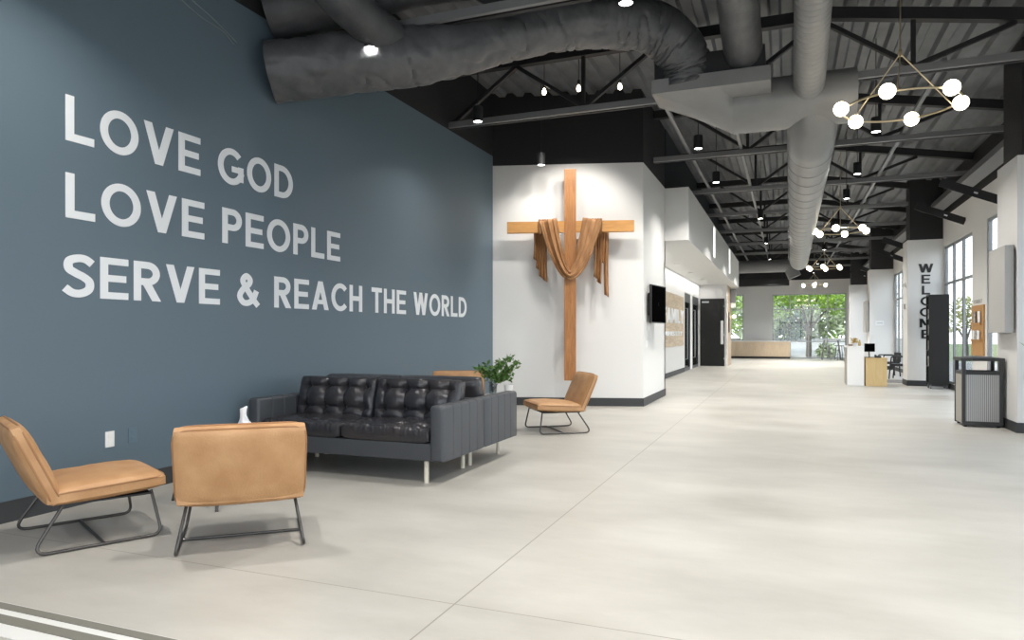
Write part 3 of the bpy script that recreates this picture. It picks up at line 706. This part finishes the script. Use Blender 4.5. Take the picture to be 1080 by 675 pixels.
def make_sofa():
    r = thing('leather_sofa', (0,0,0), 'x', 'sofa')     # local: x along length, front at -y, origin centre on floor
    MB().box(-SL/2+.12, -SD/2+.015, .19, SL/2-.12, SD/2-.01, .335).build('base', 'leather_side', r, bevel=.012)
    for s_ in (-1, 1):
        # rounded arm section swept front to back, pinched at the stitched seams
        cx_, hw, z0_, z1_ = s_*(SL/2-.0625), .0625, .19, .655
        def sec(y, ins, rr=.030):
            out_ = []
            for (qx, qz, a0) in ((1, 1, 0), (-1, 1, 90), (-1, -1, 180), (1, -1, 270)):
                rq = rr if qz > 0 else .008
                for k in range(6):
                    t = math.radians(a0+90*k/5); zc = (z1_-ins-rq) if qz > 0 else (z0_+ins+rq)
                    out_.append(Vector((cx_+qx*(hw-ins-rq)+rq*math.cos(t), y, zc+rq*math.sin(t))))
            return out_
        y0, y1 = -SD/2, SD/2; st = [(y0, .022), (y0+.004, .012), (y0+.012, .004), (y0+.024, 0)]
        for k in range(1, 5):
            yy = y0+.03+(y1-y0-.03)*k/5; st += [(yy-.006, 0), (yy-.002, .005), (yy+.002, .005), (yy+.006, 0)]
        st += [(y1-.015, 0), (y1-.004, .006), (y1, .012)]
        rows = [sec(*q) for q in st]; nn_ = len(rows[0]); b = MB()
        b.add([p for rw in rows for p in rw], [(i*nn_+k, i*nn_+(k+1) % nn_, (i+1)*nn_+(k+1) % nn_, (i+1)*nn_+k) for i in range(len(rows)-1) for k in range(nn_)]+[tuple(range(nn_))[::-1], tuple((len(rows)-1)*nn_+k for k in range(nn_))])
        b.build('arm', 'leather_side', r, smooth=True)
    MB().box(-SL/2+.125, SD/2-.12, .30, SL/2-.125, SD/2, .64).build('back_frame', 'leather_side', r, bevel=.02, segs=3)
    cw = (SL-.25)/2
    for s_ in (-1, 1):
        mt = Matrix.Translation((s_*cw/2, -.075, .40))
        pillow(MB(), cw-.006, .68, .18, .085, 90, 50, tufts(4, 3, cw, .68, .018), 6, mt, .020).build('seat_cushion', 'leather', r, smooth=True)
        mt = Matrix.Translation((s_*cw/2, .20, .628)) @ Matrix.Rotation(math.radians(76), 4, 'X')
        pillow(MB(), cw-.004, .40, .24, .09, 72, 40, tufts(4, 2, cw, .40, .055), 5, mt, .004).build('back_cushion', 'leather', r, smooth=True)
        for q in (-1, 1):
            MB().tube([(s_*(SL/2-.19), q*(SD/2-.07), 0), (s_*(SL/2-.19), q*(SD/2-.07), .195)], .02, 12).build('leg', 'legsteel', r)
    return r
sf = make_sofa()
place(sf, True, (-3.63, 5.52, 0), 0, 'black tufted leather sofa facing the entrance, front one of two back to back', 'black leather sofas back to back')
place(sf, False, (-3.63, 6.375, 0), PI, 'black tufted leather sofa facing the cross wall, rear one of two back to back', 'black leather sofas back to back')

# ------------------------------------------------------------------ TAN CHAIRS
def make_chair():
    r = thing('lounge_chair', (0,0,0), 'x', 'chair')      # faces +x
    mt = Matrix.Translation((.045, 0, .325)) @ Matrix.Rotation(math.radians(-3), 4, 'Y')
    c = pillow(MB(), .64, .70, .15, .05, 34, 34, None, 3, mt, .005).build('seat', 'tan', r, smooth=True)
    loop = []
    for k in range(72):
        t = 2*PI*k/72; cx, cy = math.cos(t), math.sin(t); q = (abs(cx)**10+abs(cy)**10)**(-1/10)
        loop.append(Vector((cx*q*.32, cy*q*.35, .026)))
    MB().tube([mt @ p for p in loop], .006, 8, closed=True).build('piping', 'tan_edge', c, smooth=True)
    mb_ = Matrix.Translation((-.315, 0, .505)) @ Matrix.Rotation(math.radians(66), 4, 'Y')
    c = pillow(MB(), .50, .70, .135, .045, 34, 34, None, 3.4, mb_, .005).build('backrest', 'tan', r, smooth=True)
    loop2 = [Vector((p.x/.32*.25, p.y, p.z)) for p in loop]
    MB().tube([mb_ @ Vector((p.x, p.y, .022)) for p in loop2], .006, 8, closed=True).build('piping', 'tan_edge', c, smooth=True)
    MB().tube([mb_ @ Vector((p.x, p.y, -.022)) for p in loop2], .006, 8, closed=True).build('piping', 'tan_edge', c, smooth=True)
    for s_ in (-1, 1):
        y = s_*.335
        MB().tube(fillet([(-.17, y*.88, .28), (-.345, y*1.03, .010), (.335, y*1.03, .010), (.285, y*.88, .28)], .05), .0095, 12).build('leg_frame', 'gunmetal', r, smooth=True)
    MB().cyl((.02, -.335, .012), (.02, .335, .012), .009, 10).build('cross_tube', 'gunmetal', r)
    MB().box(-.2, -.33, .262, .28, .33, .272).build('underframe', 'steel', r)
    return r
def uv(X, Z): return (X*.9302-Z*.3670, X*.3670+Z*.9302)
def facing(dX, dZ):
    v, u = uv(dX, dZ); return math.atan2(u, v)
chp = make_chair()
def put_chair(first, X, Z, dX, dZ, lab):
    v, u = uv(X, Z); place(chp, first, (v, u, 0), facing(dX, dZ), lab, 'tan leather lounge chairs')
put_chair(True, -2.655, 4.36, .72, .66, 'tan leather lounge chair seen from its side, by the blue wall power outlet')
put_chair(False, -1.655, 4.285, -.34, .94, 'tan leather lounge chair seen from behind, in front of the leather sofas')
put_chair(False, .58, 9.01, -.97, -.25, 'tan leather lounge chair below the wooden cross')
put_chair(False, -.72, 9.15, .03, -1, 'tan leather lounge chair mostly hidden behind the sofas, only its backrest showing')

# small round table with tissue box behind the second chair
v_, u_ = uv(-2.21, 5.19)
r = thing('round_table', (v_, u_, 0), 'low round dark table hidden behind the second tan chair', 'table')
MB().lathe([(.001, .40), (.255, .40), (.265, .41), (.265, .425), (.255, .43), (.001, .43)], 40).build('table_top', 'walnut', r, smooth=True)
for dX, dZ in ((.14, -.30), (-.33, .03), (.19, .27)):
    a = uv(dX, dZ); MB().tube([(a[0], a[1], 0), (a[0]*.68, a[1]*.68, .40)], .012, 10).build('leg', 'gunmetal', r)
v_, u_ = uv(-1.99, 5.17)
r = thing('tissue_box', (v_, u_, .43), 'white tissue box with a tissue sticking up, behind the second tan chair', 'tissue box')
MB().box(-.06, -.06, 0, .06, .06, .12).build('box', 'paper', r, bevel=.004)
def tis(u, v): return Vector(((u-.5)*.17*(1-.75*v)+.03*v*math.sin(u*5), (.02*math.sin(u*7+v*4)), .115+.17*v*(1-.35*abs(u-.35))))
MB().grid(tis, 12, 12).build('tissue', 'paper', r, smooth=True, solid=.002)

# plant on side table behind the sofas
def leafset(mb, pts, size, jitter, rng, up=.4):
    for p in pts:
        p = Vector(p)+Vector((rng.gauss(0, jitter), rng.gauss(0, jitter), rng.gauss(0, jitter)))
        d = Vector((rng.uniform(-1, 1), rng.uniform(-1, 1), rng.uniform(-1+up, 1))).normalized(); s_ = size*rng.uniform(.6, 1.25)
        q = d.cross(Vector((rng.uniform(-1, 1), rng.uniform(-1, 1), .3))).normalized(); nn = d.cross(q)
        a, b_, c, e = p, p+d*s_*.5+q*s_*.24+nn*s_*.05, p+d*s_, p+d*s_*.5-q*s_*.24+nn*s_*.05
        mb.add([a, b_, c, e], [(0, 1, 2), (0, 2, 3)])
v_, u_ = uv(-.16, 9.1)
r = thing('side_table', (v_, u_, 0), 'small round white side table beside the hidden tan chair', 'table')
MB().lathe([(.001, .44), (.19, .44), (.20, .45), (.20, .465), (.001, .465)], 32).build('table_top', 'counter', r, smooth=True)
MB().lathe([(.15, 0), (.15, .01), (.02, .02), (.018, .44), (.02, .441)], 24).build('pedestal', 'counter', r, smooth=True)
r = thing('vase_plant', (v_-.08, u_-.04, .465), 'clear vase of leafy green branches behind the sofas', 'plant')
MB().lathe([(.035, 0), (.05, .01), (.055, .10), (.045, .18), (.04, .18), (.05, .1), (.045, .012), (.001, .012)], 24).build('vase', 'vase', r, smooth=True)
rg = random.Random(3); stems = MB(); lv = MB()
cdirx = Vector((.9302, .3670, 0))
for k, (ex, ez) in enumerate([(-.20, .33), (-.10, .36), (.02, .33), (.10, .42), (.22, .48), (.26, .30), (.33, .40), (.16, .26), (-.06, .25), (.05, .2), (.2, .2)]):
    e = cdirx*ex+Vector((-.37, .93, 0))*rg.uniform(-.1, .1)+Vector((0, 0, ez)); P = spline([(0, 0, .02), e*.35+Vector((0, 0, .08)), e*.75+Vector((0, 0, .05)), e], 6)
    stems.tube(P, .0035, 6); pts = []
    for p in P[8:]: pts += [p]*4
    leafset(lv, pts, .075, .018, rg)
stems.build('stem', 'stem', r); lv.build('foliage', 'leaf', r)
r = thing('white_pot', (v_+.11, u_+.04, .465), 'small white pot beside the vase of green branches', 'pot')
MB().lathe([(.04, 0), (.05, .005), (.06, .12), (.056, .12), (.046, .02), (.001, .02)], 24).build('pot', 'counter', r, smooth=True)

# ------------------------------------------------------------------ BIN, PANEL, RACK
r = thing('litter_bin', (2.43, 11.19, 0), 'charcoal square litter bin with perforated steel front beside the nearest pier', 'bin')
H_ = .235
for sx_ in (-1, 1):
    for sy_ in (-1, 1): MB().box(min(sx_*H_, sx_*(H_-.045)), min(sy_*H_, sy_*(H_-.045)), .02, max(sx_*H_, sx_*(H_-.045)), max(sy_*H_, sy_*(H_-.045)), .90).build('post', 'base', r, bevel=.006)
def lid(u, v):
    x, y = (u*2-1)*(H_+.012), (v*2-1)*(H_+.012); return Vector((x, y, .925+.022*(1-(u*2-1)**2)*(1-(v*2-1)**2)**.5 if True else 0))
b = MB(); b.grid(lid, 16, 16); b.box(-H_-.012, -H_-.012, .885, H_+.012, H_+.012, .925); b.build('lid', 'base', r, smooth=False)
b = MB().box(-H_+.045, -H_+.006, .70, H_-.045, -H_+.03, .745).box(-H_+.045, H_-.03, .70, H_-.045, H_-.006, .745).box(-H_+.006, -H_+.045, .70, -H_+.03, H_-.045, .745).box(H_-.03, -H_+.045, .70, H_-.006, H_-.045, .745)
b.build('rail', 'base', r)
MB().box(-H_+.045, -H_+.006, .02, H_-.045, -H_+.03, .075).build('kick_rail', 'base', r)
MB().box(-H_+.045, -H_+.008, .075, H_-.045, -H_+.02, .70).build('front_panel', 'perf', r)
for s_ in (-1, 1): MB().box(min(s_*(H_-.008), s_*(H_-.02)), -H_+.045, .04, max(s_*(H_-.008), s_*(H_-.02)), H_-.045, .70).build('side_panel', 'beige', r)
MB().box(-H_+.045, H_-.02, .04, H_-.045, H_-.008, .70).build('back_panel', 'beige', r)
MB().box(-H_+.06, -H_+.06, .62, H_-.06, H_-.06, .66).build('liner', 'steel', r)
for sx_ in (-1, 1):
    for sy_ in (-1, 1): MB().cyl((sx_*.19, sy_*.19, 0), (sx_*.19, sy_*.19, .03), .02, 12).build('foot', 'steel', r)
def felt(loc, lab, y=(0, .75), z=(0, 1.12)):
    r = thing('wall_panel', loc, lab, 'panel', 'light grey panels on the piers')
    MB().box(-.12, y[0], z[0], -.02, y[1], z[1]).build('face', 'panel_grey', r, bevel=.006)
    MB().box(-.02, y[0]+.05, z[0]+.05, 0, y[1]-.05, z[1]-.05).build('backing', 'steel_grey', r)
felt((2.70, 10.56, 1.26), 'large light grey box panel on the nearest pier, above the litter bin')
felt((2.70, 27.5, 1.3), 'light grey box panel on the third pier, above the reception kiosk')
for k, (z, lab, m) in enumerate([(2.45, 'small cream wall sensor high on the WELCOME pier', 'plastic_white'), (1.92, 'small grey control on the WELCOME pier below the sensor', 'panel_grey')]):
    r = thing('wall_device', (2.70, 19.45, z), lab, 'device'); MB().box(-.03, -.05, -.06, 0, .05, .06).build('casing', m, r, bevel=.005); MB().box(-.034, -.02, -.02, -.03, .02, .02).build('button', 'brass', r)
r = thing('wall_notice', (2.70+.32, 27.4, 1.62), 'small white notice on the third pier', 'sign'); MB().box(-.13, -.012, -.08, .13, 0, .08).build('plate', 'paper', r); MB().box(-.09, -.014, -.01, .09, -.012, .012).build('print_line', 'panel_grey', r)
# black display rack
r = thing('display_rack', (3.2, 18.38, 0), 'tall black rolling display rack in front of the WELCOME pier', 'rack')
MB().box(-.20, -.18, .09, .20, -.15, 2.14).build('back_panel', 'door_black', r, bevel=.003)
MB().box(-.20, .15, .09, .20, .18, 2.14).build('rear_panel', 'door_black', r, bevel=.003)
MB().box(-.20, -.15, 2.11, .20, .15, 2.14).build('top', 'door_black', r)
for z in (.12, .50, .86, 1.22, 1.58, 1.9): MB().box(-.20, -.15, z, .19, .15, z+.015).build('shelf', 'door_black', r)
for sx_ in (-.16, .16):
    for sy_ in (-.14, .14): MB().cyl((sx_-.012, sy_, .035), (sx_+.012, sy_, .035), .035, 14).build('caster', 'steel_grey', r, smooth=True); MB().box(sx_-.015, sy_-.015, .06, sx_+.015, sy_+.015, .12).build('caster_fork', 'steel_grey', r)
for k, z in enumerate((.515, .875, 1.235, 1.595)):
    for q in range(2):
        tag(MB().box(3.02+q*.09, 18.27, z, 3.05+q*.09, 18.45, z+.22+.02*q).build('brochure', 'magazine', bevel=.002), 'printed brochure on the %s shelf of the black display rack, %s' % (['lowest', 'second', 'third', 'upper'][k], ['outer one', 'inner one'][q]), 'brochure', 'brochures in the black rack')
# brochure board between the windows
r = thing('brochure_board', (WR, 15.83, .82), 'orange oak brochure board between two windows above the bin', 'board')
MB().box(-.03, -.44, 0, 0, .46, .98).build('board', 'board_wood', r, bevel=.004)
for z in (.30, .62):
    MB().box(-.07, -.36, z, -.05, .36, z+.02).box(-.06, -.36, z-.02, -.03, .36, z).build('ledge', 'board_wood', r)
for k, (y, z) in enumerate([(15.60, 1.46), (15.95, 1.46), (15.66, 1.14), (15.86, 1.14), (16.02, 1.14)]):
    tag(MB().box(-.012, -.085, 0, .0, .085, .22 if z > 1.3 else .17).build('leaflet', 'paper' if k % 2 == 0 else 'magazine', loc=(WR-.045, y, z), rot=(0.1 if z < 1.3 else 0, 0, 0)), ['white leaflet on the upper ledge of the oak board, nearer the bin', 'printed leaflet on the upper ledge of the oak board, farther one', 'white leaflet on the lower ledge of the oak board, nearest the bin', 'printed leaflet on the lower ledge of the oak board, middle one', 'white leaflet on the lower ledge of the oak board, farthest one'][k], 'leaflet', 'leaflets on the oak board')
lettering('CONNECT'.replace('K', ''), (WR, 16.20, 1.84), (0,-1,0), (0,0,1), (-1,0,0), .075, .62, 'panel_grey', 'small grey word above the orange oak brochure board', .006)

# plant at the right edge
r = thing('potted_plant', (2.97, 9.85, 0), 'green strap leaf plant at the right edge beside the nearest pier', 'plant')
MB().lathe([(.10, 0), (.13, .01), (.16, .34), (.15, .34), (.12, .30), (.001, .30)], 28).build('pot', 'counter', r, smooth=True)
lb = MB()
for k in range(14):
    a = 2*PI*k/14+.2; L = .34+.06*(k % 3)
    def bl(u, v, a=a, L=L, k=k):
        q = u; wd = .022*math.sin(PI*min(1, q*1.0+.02))**.6; rr = L*q*(1.0); z = .30+1.15*q*(1.15+.1*(k % 4))-.58*q*q
        return Vector((rr*math.cos(a)-math.sin(a)*wd*(v*2-1), rr*math.sin(a)+math.cos(a)*wd*(v*2-1), z))
    lb.grid(bl, 12, 2)
lb.build('foliage', 'leaf', r, smooth=True)

# ------------------------------------------------------------------ RECEPTION KIOSK
r = thing('reception_kiosk', (1.62, 18.95, 0), 'white reception kiosk cabinet in the middle of the hall', 'desk')
MB().box(-.27, -.35, 0, .10, .45, .92).build('body', 'counter', r, bevel=.005)
MB().box(-.29, -.36, .92, .095, .47, .95).build('counter_top', 'plastic_white', r, bevel=.004)
MB().box(-.275, -.30, .03, -.27, .42, .90).build('side_panel', 'beige', r)
r = thing('low_cabinet', (1.98, 18.95, 0), 'low yellow oak cabinet attached beside the white kiosk', 'cabinet')
MB().box(-.232, -.36, 0, .225, .40, .65).build('body', 'kiosk_wood', r, bevel=.004)
MB().box(-.234, -.37, .65, .235, .41, .675).build('top', 'kiosk_wood', r, bevel=.003)
r = thing('monitor', (1.86, 18.85, .675), 'black monitor on the low oak cabinet', 'monitor', rz=.5)
MB().box(-.13, -.015, .14, .13, .015, .34).build('screen', 'screen', r, bevel=.004)
MB().cyl((0, .01, .012), (0, .03, .2), .016, 10).build('stand', 'black_plastic', r); MB().box(-.09, -.06, 0, .09, .08, .014).build('base', 'black_plastic', r, bevel=.003)
r = thing('desk_phone', (2.02, 18.72, .675), 'black desk phone on the low oak cabinet beside the monitor', 'phone')
MB().box(-.07, -.08, 0, .07, .08, .05).build('body', 'black_plastic', r, bevel=.01); MB().box(-.07, -.07, .05, -.03, .07, .075).build('handset', 'black_plastic', r, bevel=.01)
r = thing('flower_bowl', (1.53, 18.85, .95), 'white bowl of ochre flowers on the kiosk counter', 'plant')
MB().lathe([(.03, 0), (.06, .01), (.085, .07), (.08, .07), (.055, .02), (.001, .02)], 24).build('bowl', 'plastic_white', r, smooth=True)
b = MB(); rg = random.Random(5); leafset(b, [(rg.gauss(0, .035), rg.gauss(0, .035), .07+rg.random()*.10) for _ in range(150)], .05, .01, rg); b.build('flowers', 'yellow', r)
r = thing('bottle', (1.66, 19.1, .95), 'small pale bottle on the kiosk counter behind the flowers', 'bottle')
MB().lathe([(.025, 0), (.03, .01), (.03, .09), (.012, .12), (.012, .15), (.001, .15)], 16).build('body', 'yellow', r, smooth=True)
r = thing('card_box', (1.44, 18.75, .95), 'small brown card box on the near corner of the kiosk counter', 'box')
MB().box(-.05, -.07, 0, .04, .07, .05).build('box', 'walnut', r, bevel=.003)
# black armchairs by the third window
def armchair():
    r = thing('metal_armchair', (0,0,0), 'x', 'chair')
    for s_ in (-1, 1): MB().tube(fillet([(-.24, s_*.26, .0), (-.20, s_*.26, .62), (.20, s_*.26, .62), (.26, s_*.26, 0)], .05), .018, 8).build('arm_frame', 'steel', r, smooth=True)
    MB().box(-.24, -.25, .36, .25, .25, .42).build('seat', 'steel', r, bevel=.01)
    MB().box(-.27, -.25, .42, -.22, .25, .70).build('backrest', 'steel', r, bevel=.01); MB().cyl((.0, -.26, .2), (0, .26, .2), .012, 8).build('stretcher', 'steel', r)
    return r
ac = armchair()
place(ac, True, (2.95, 21.9, 0), PI*.9, 'black metal armchair by the windows, nearer to the WELCOME pier', 'black armchairs by the windows')
place(ac, False, (2.80, 23.3, 0), PI*1.05, 'black metal armchair by the windows, farther behind the oak cabinet', 'black armchairs by the windows')
tag(MB().box(2.35, 20.1, 0, 3.4, 21.3, .008).build('entrance_mat', 'mat_grey'), 'dark grey mat on the floor past the WELCOME pier', 'mat')

# ------------------------------------------------------------------ RECESS: SIGN, DOORS
r = thing('wall_sign', (RX, 21.4, 1.65), 'pale oak board sign with raised white words in the recess', 'sign')
MB().box(0, -2.6, -.78, .03, 1.72, .78).build('board', 'oak_x', r)
for txt, z, cap, wd in (('FAMILY', -.08, .42, 3.9), ('MINISTRY', -.46, .13, 3.6)):
    tw = text_width(txt, .13, .4)*cap; kx = wd/tw; x = 0
    for c in txt:
        f = lambda a, b_, d, x=x: Vector((.03+d, -2.35+(x+a)*cap*kx, z+b_*cap)); letter_mesh(c, f, .02).build('letter', 'letter', r); x += G[c][0]+.13
def glass_door(n, y0, y1):
    x = RX-.06
    b = MB().box(x, y0, 0, x+.06, y0+.07, 2.6).box(x, y1-.07, 0, x+.06, y1, 2.6).box(x, y0, 2.32, x+.06, y1, 2.6).box(x, y0, 0, x+.06, y1, .10)
    o = struct(b, 'door_%d' % n, 'frame_dark'); MB().box(x+.02, y0+.05, .08, x+.03, y1-.05, 2.35).build('pane', 'glass_dark', o)
    MB().tube([(x+.06, y0+.25, .4), (x+.12, y0+.25, .4), (x+.12, y0+.25, 2.1), (x+.06, y0+.25, 2.1)], .014, 8).build('handle', 'alu', o)
glass_door(1, 23.55, 25.0); glass_door(2, 25.6, 27.4)
o = struct(MB().box(-3.12, 27.74, 0.01, -2.22, 27.80, 2.60), 'door_3', 'door_black', bevel=.004)
MB().box(-2.36, 27.72, .85, -2.26, 27.74, 1.75).build('pull_plate', 'plastic_white', o, bevel=.003)
MB().box(-3.05, 27.70, 2.44, -2.8, 27.74, 2.50).build('closer', 'alu', o)
for z in (.3, 1.2, 2.3): MB().cyl((-2.24, 27.735, z-.03), (-2.24, 27.735, z+.03), .012, 8).build('hinge', 'alu', o)
for k, y in enumerate((19.5, 24.9)):
    r = thing('strip_light', (-1.83, y, 3.30), 'white vertical strip light on the side of the soffit, %s one' % ['nearer', 'farther'][k], 'light', 'vertical strip lights on the soffit')
    MB().box(0, -.24, 0, .006, .24, .84).build('housing', 'plastic_white', r); MB().box(.006, -.22, .02, .010, .22, .82).build('lens', 'strip', r)
for k, y in enumerate((16, 19, 22, 25, 27)):  # row of downlights added as sources for the bright recess
    r = thing('downlight', (-2.75, y, 3.115), 'added small downlight under the soffit, %s from its near end' % ['first', 'second', 'third', 'fourth', 'fifth'][k], 'light', 'added downlights under the soffit')
    MB().lathe([(.05, .0), (.075, .0), (.075, .014), (.05, .014)], 20).build('trim_ring', 'plastic_white', r); MB().lathe([(.001, .004), (.05, .004), (.05, .01), (.001, .01)], 20).build('lens', 'strip', r)
cv = light('cove_glow', 'AREA', (-2.95, 21, 3.12), COVE_W, None, .1, (0, 0, 0), (1, .98, .95), spread=math.radians(170)); cv.data.shape = 'RECTANGLE'; cv.data.size = .12; cv.data.size_y = 13
# coffee nook bits on the rustic wood wall
r = thing('poster', (-2.13, 28.7, 1.75), 'dark red poster on the rustic wood wall past the black door', 'poster')
MB().box(0, -.22, -.45, .02, .22, .35).build('frame', 'black_plastic', r); MB().box(.02, -.2, -.43, .024, .2, .33).build('print', 'poster', r)
r = thing('projecting_sign', (-2.13, 29.4, 2.85), 'grey box lantern projecting from the rustic wood wall', 'sign')
MB().box(0, -.12, -.35, .22, .12, .2).build('box', 'steel_grey', r, bevel=.01); MB().box(0.02, -.10, -.55, .20, .10, -.36).build('lower_box', 'paper', r, bevel=.01)
r = thing('wall_lamp', (-2.13, 29.6, 1.95), 'lit round wall lamp on the end of the rustic wood wall', 'light')
MB().sphere((.14, 0, 0), .07).build('globe', 'globe', r, smooth=True); MB().cyl((0, 0, 0), (.09, 0, 0), .012, 8).build('arm', 'brass', r)
# far cabinets
for k in range(5):
    x0 = -3.6+k*.86-.55; 
    if x0 > .1: break
    r = thing('base_cabinet', (x0+.43, 37.75, 0), 'pale oak base cabinet under the far white counter, %s from the left' % ['first', 'second', 'third', 'fourth', 'fifth'][k], 'cabinet', 'pale oak base cabinets at the far wall')
    MB().box(-.43, -.30, .10, .43, .55, .85).build('body', 'oak', r); MB().box(-.43, -.26, 0, .43, .5, .10).build('toe_kick', 'black_plastic', r)
    for s_ in (-1, 1):
        d = MB().box(min(s_*.006, s_*.42), -.32, .11, max(s_*.006, s_*.42), -.30, .84).build('door', 'oak', r, bevel=.003)
        MB().box(s_*.05-.006, -.335, .62, s_*.05+.006, -.32, .78).build('handle', 'alu', d)
tag(MB().box(-4.6, 37.40, .85, .16, 38.3, .89).build('worktop', 'counter', bevel=.004), 'long white worktop on the far oak cabinets', 'worktop')
# hatch outline / panel on the far white wall
struct(MB().box(-2.0, FY-.02, 1.1, -.85, FY, 2.45), 'trim_5', 'white')
# bar table and stools at the far window
r = thing('bar_table', (2.05, 37.2, 0), 'tall grey bar table in front of the far window', 'table')
MB().box(-.45, -.3, .93, .35, .3, .97).build('table_top', 'alu', r, bevel=.004)
for sx_ in (-1, 1):
    for sy_ in (-1, 1): MB().bar((sx_*.30-.05, sy_*.24, .93), (sx_*.42-.05, sy_*.28, 0), .04, .04).build('leg', 'steel_grey', r)
def stool():
    r = thing('bar_stool', (0,0,0), 'x', 'stool'); MB().box(-.16, -.16, .66, .16, .16, .70).build('seat', 'steel_grey', r, bevel=.01)
    for sx_ in (-1, 1):
        for sy_ in (-1, 1): MB().bar((sx_*.12, sy_*.12, .66), (sx_*.19, sy_*.19, 0), .025, .025).build('leg', 'steel_grey', r)
    MB().box(-.15, -.15, .25, .15, .15, .27).build('footrest', 'steel_grey', r); return r
stp = stool()
place(stp, True, (1.75, 36.5, 0), .1, 'dark bar stool at the far bar table, farther from the windows', 'bar stools at the far table')
place(stp, False, (2.35, 36.5, 0), .3, 'dark bar stool at the far bar table, beside the window wall', 'bar stools at the far table')

# ------------------------------------------------------------------ OUTSIDE
struct(MB().box(-40, 38.9, -.4, 60, 120, -.25), 'ground_far', 'grass')
struct(MB().box(-8, 38.9, -.25, 12, 42.5, -.2).add([(-12, 42.5, -.2), (8, 42.5, -.2), (8, 52, .95), (-12, 52, .95), (-12, 42.5, -.4), (8, 42.5, -.4), (8, 52, -.4), (-12, 52, -.4)], [(0,1,2,3), (7,6,5,4), (0,4,5,1), (1,5,6,2), (2,6,7,3), (3,7,4,0)]), 'ground_far_bank', 'soil')
struct(MB().box(3.7, -30, -.25, 60, 38.7, -.15), 'ground_side', 'soil')
struct(MB().box(-30, -40, -.25, 3.7, -5.2, -.15), 'ground_front', 'soil')
def blob(mb, c, r, n, size, rng, sz=1.0):
    for _ in range(n):
        d = Vector((rng.gauss(0, 1), rng.gauss(0, 1), rng.gauss(0, 1))).normalized()*r*rng.uniform(.55, 1.0)**.6; d.z *= sz
        leafset(mb, [Vector(c)+d], size, .02, rng, .3)
def tree(x, y, lab, crown, m, hgt=1.7, rad=.13, seed=1, n=260, size=.30, z0=-.3):
    rg = random.Random(seed); r = thing('tree', (x, y, z0), lab, 'tree', 'trees outside the windows')
    MB().tube(spline([(0, 0, 0), (.03, 0, hgt*.5), (0, 0, hgt)], 5), [rad*1.15-(rad*.25)*k/10 for k in range(11)], 10).build('trunk', 'bark', r, smooth=True)
    lf = MB()
    for c_ in crown:
        c = Vector(c_); mid = Vector((c.x*.45, c.y*.45, hgt+(c.z-hgt)*.55)); P = spline([(0, 0, hgt-.12), mid, c], 5)
        if crown.index(c_) < 4: MB().tube(P, [rad*.62*(1-k/len(P)*.8) for k in range(len(P))], 7).build('branch', 'bark', r, smooth=True)
        blob(lf, c, .85+.25*rg.random(), n, size, rg, .7)
    lf.build('foliage', m, r); return r
tree(1.15, 43.6, 'broad tree with forked trunk and bright green crown outside the far window', [(-1.6, .2, 3.2), (-.6, -.6, 3.7), (.5, -.2, 3.6), (1.5, .2, 3.3), (2.5, .3, 3.4), (-2.6, 0, 3.5), (3.4, .5, 3.6), (-3.4, .4, 3.7), (.2, .8, 4.2), (1.4, -.8, 4.0), (-1.4, -.8, 4.2)], 'tree_leaf', 1.75, .15, 2, 330, .24)
tree(-4.6, 42.5, 'bright green tree outside the left far window', [(-.8, 0, 2.4), (.6, 0, 2.8), (0, .3, 3.4), (1.2, .2, 2.2)], 'tree_leaf', 1.2, .10, 4, 260, .22)
def shrub(x, y, rx, h_, m, lab, seed, n=520, size=.26, z0=-.3):
    rg = random.Random(seed); r = thing('shrub', (x, y, z0), lab, 'shrub', 'shrubs outside the far window')
    lf = MB()
    for _ in range(n):
        a = rg.random()*2*PI; q = rg.random()**.4; zz = rg.random(); rr = rx*q*math.sqrt(max(.05, 1-(zz*2-1)**2*.8))
        leafset(lf, [Vector((rr*math.cos(a), rr*math.sin(a), zz*h_+.05))], size, .03, rg, .3)
    lf.build('foliage', m, r)
    for k in range(4): MB().tube([(0, 0, 0), (.3*rx*math.cos(k*1.6), .3*rx*math.sin(k*1.6), h_*.7)], .03, 6).build('stem', 'bark', r)
shr = [(-1.9, 51.5, 2.4, 4.0, 'tree_leaf2', 'pale green shrub behind the far wall', .8), (1.4, 53.5, 2.4, 5.0, 'tree_leaf2', 'tall pale shrub behind the forked tree', .9), (.1, 50.8, 1.0, 2.6, 'tree_leaf3', 'dark blue green conifer behind the forked tree', .7), (4.6, 52.5, 2.2, 4.6, 'tree_leaf2', 'pale weeping shrub beside the forked tree, window wall side', .8),
 (-5.6, 53.5, 2.6, 5.0, 'tree_leaf2', 'pale shrub seen through the left far window', .9), (-.5, 43.4, .55, .75, 'tree_leaf2', 'low round shrub beside the forked trunk, cabinet side', -.15), (2.1, 43.4, .5, .7, 'tree_leaf2', 'low round shrub beside the forked trunk, bar table side', -.15),
 (-9, 62, 4, 8, 'tree_leaf3', 'tall dark conifer mass far beyond the left far window', .0), (1, 64, 5, 11, 'tree_leaf', 'tall green tree mass closing the view beyond the far window', .0)]
for k, a in enumerate(shr): shrub(*a[:6], seed=20+k, n=2400 if a[2] > 2 else 500, size=.2+.08*a[2], z0=a[6])
tree(9.4, 46, 'pale yellow tree in the car park beyond the WELCOME window', [(-.8, 0, 2.2), (.6, .3, 2.5), (0, -.5, 3.0)], 'tree_leaf4', 1.2, .10, 9, 240, .24)
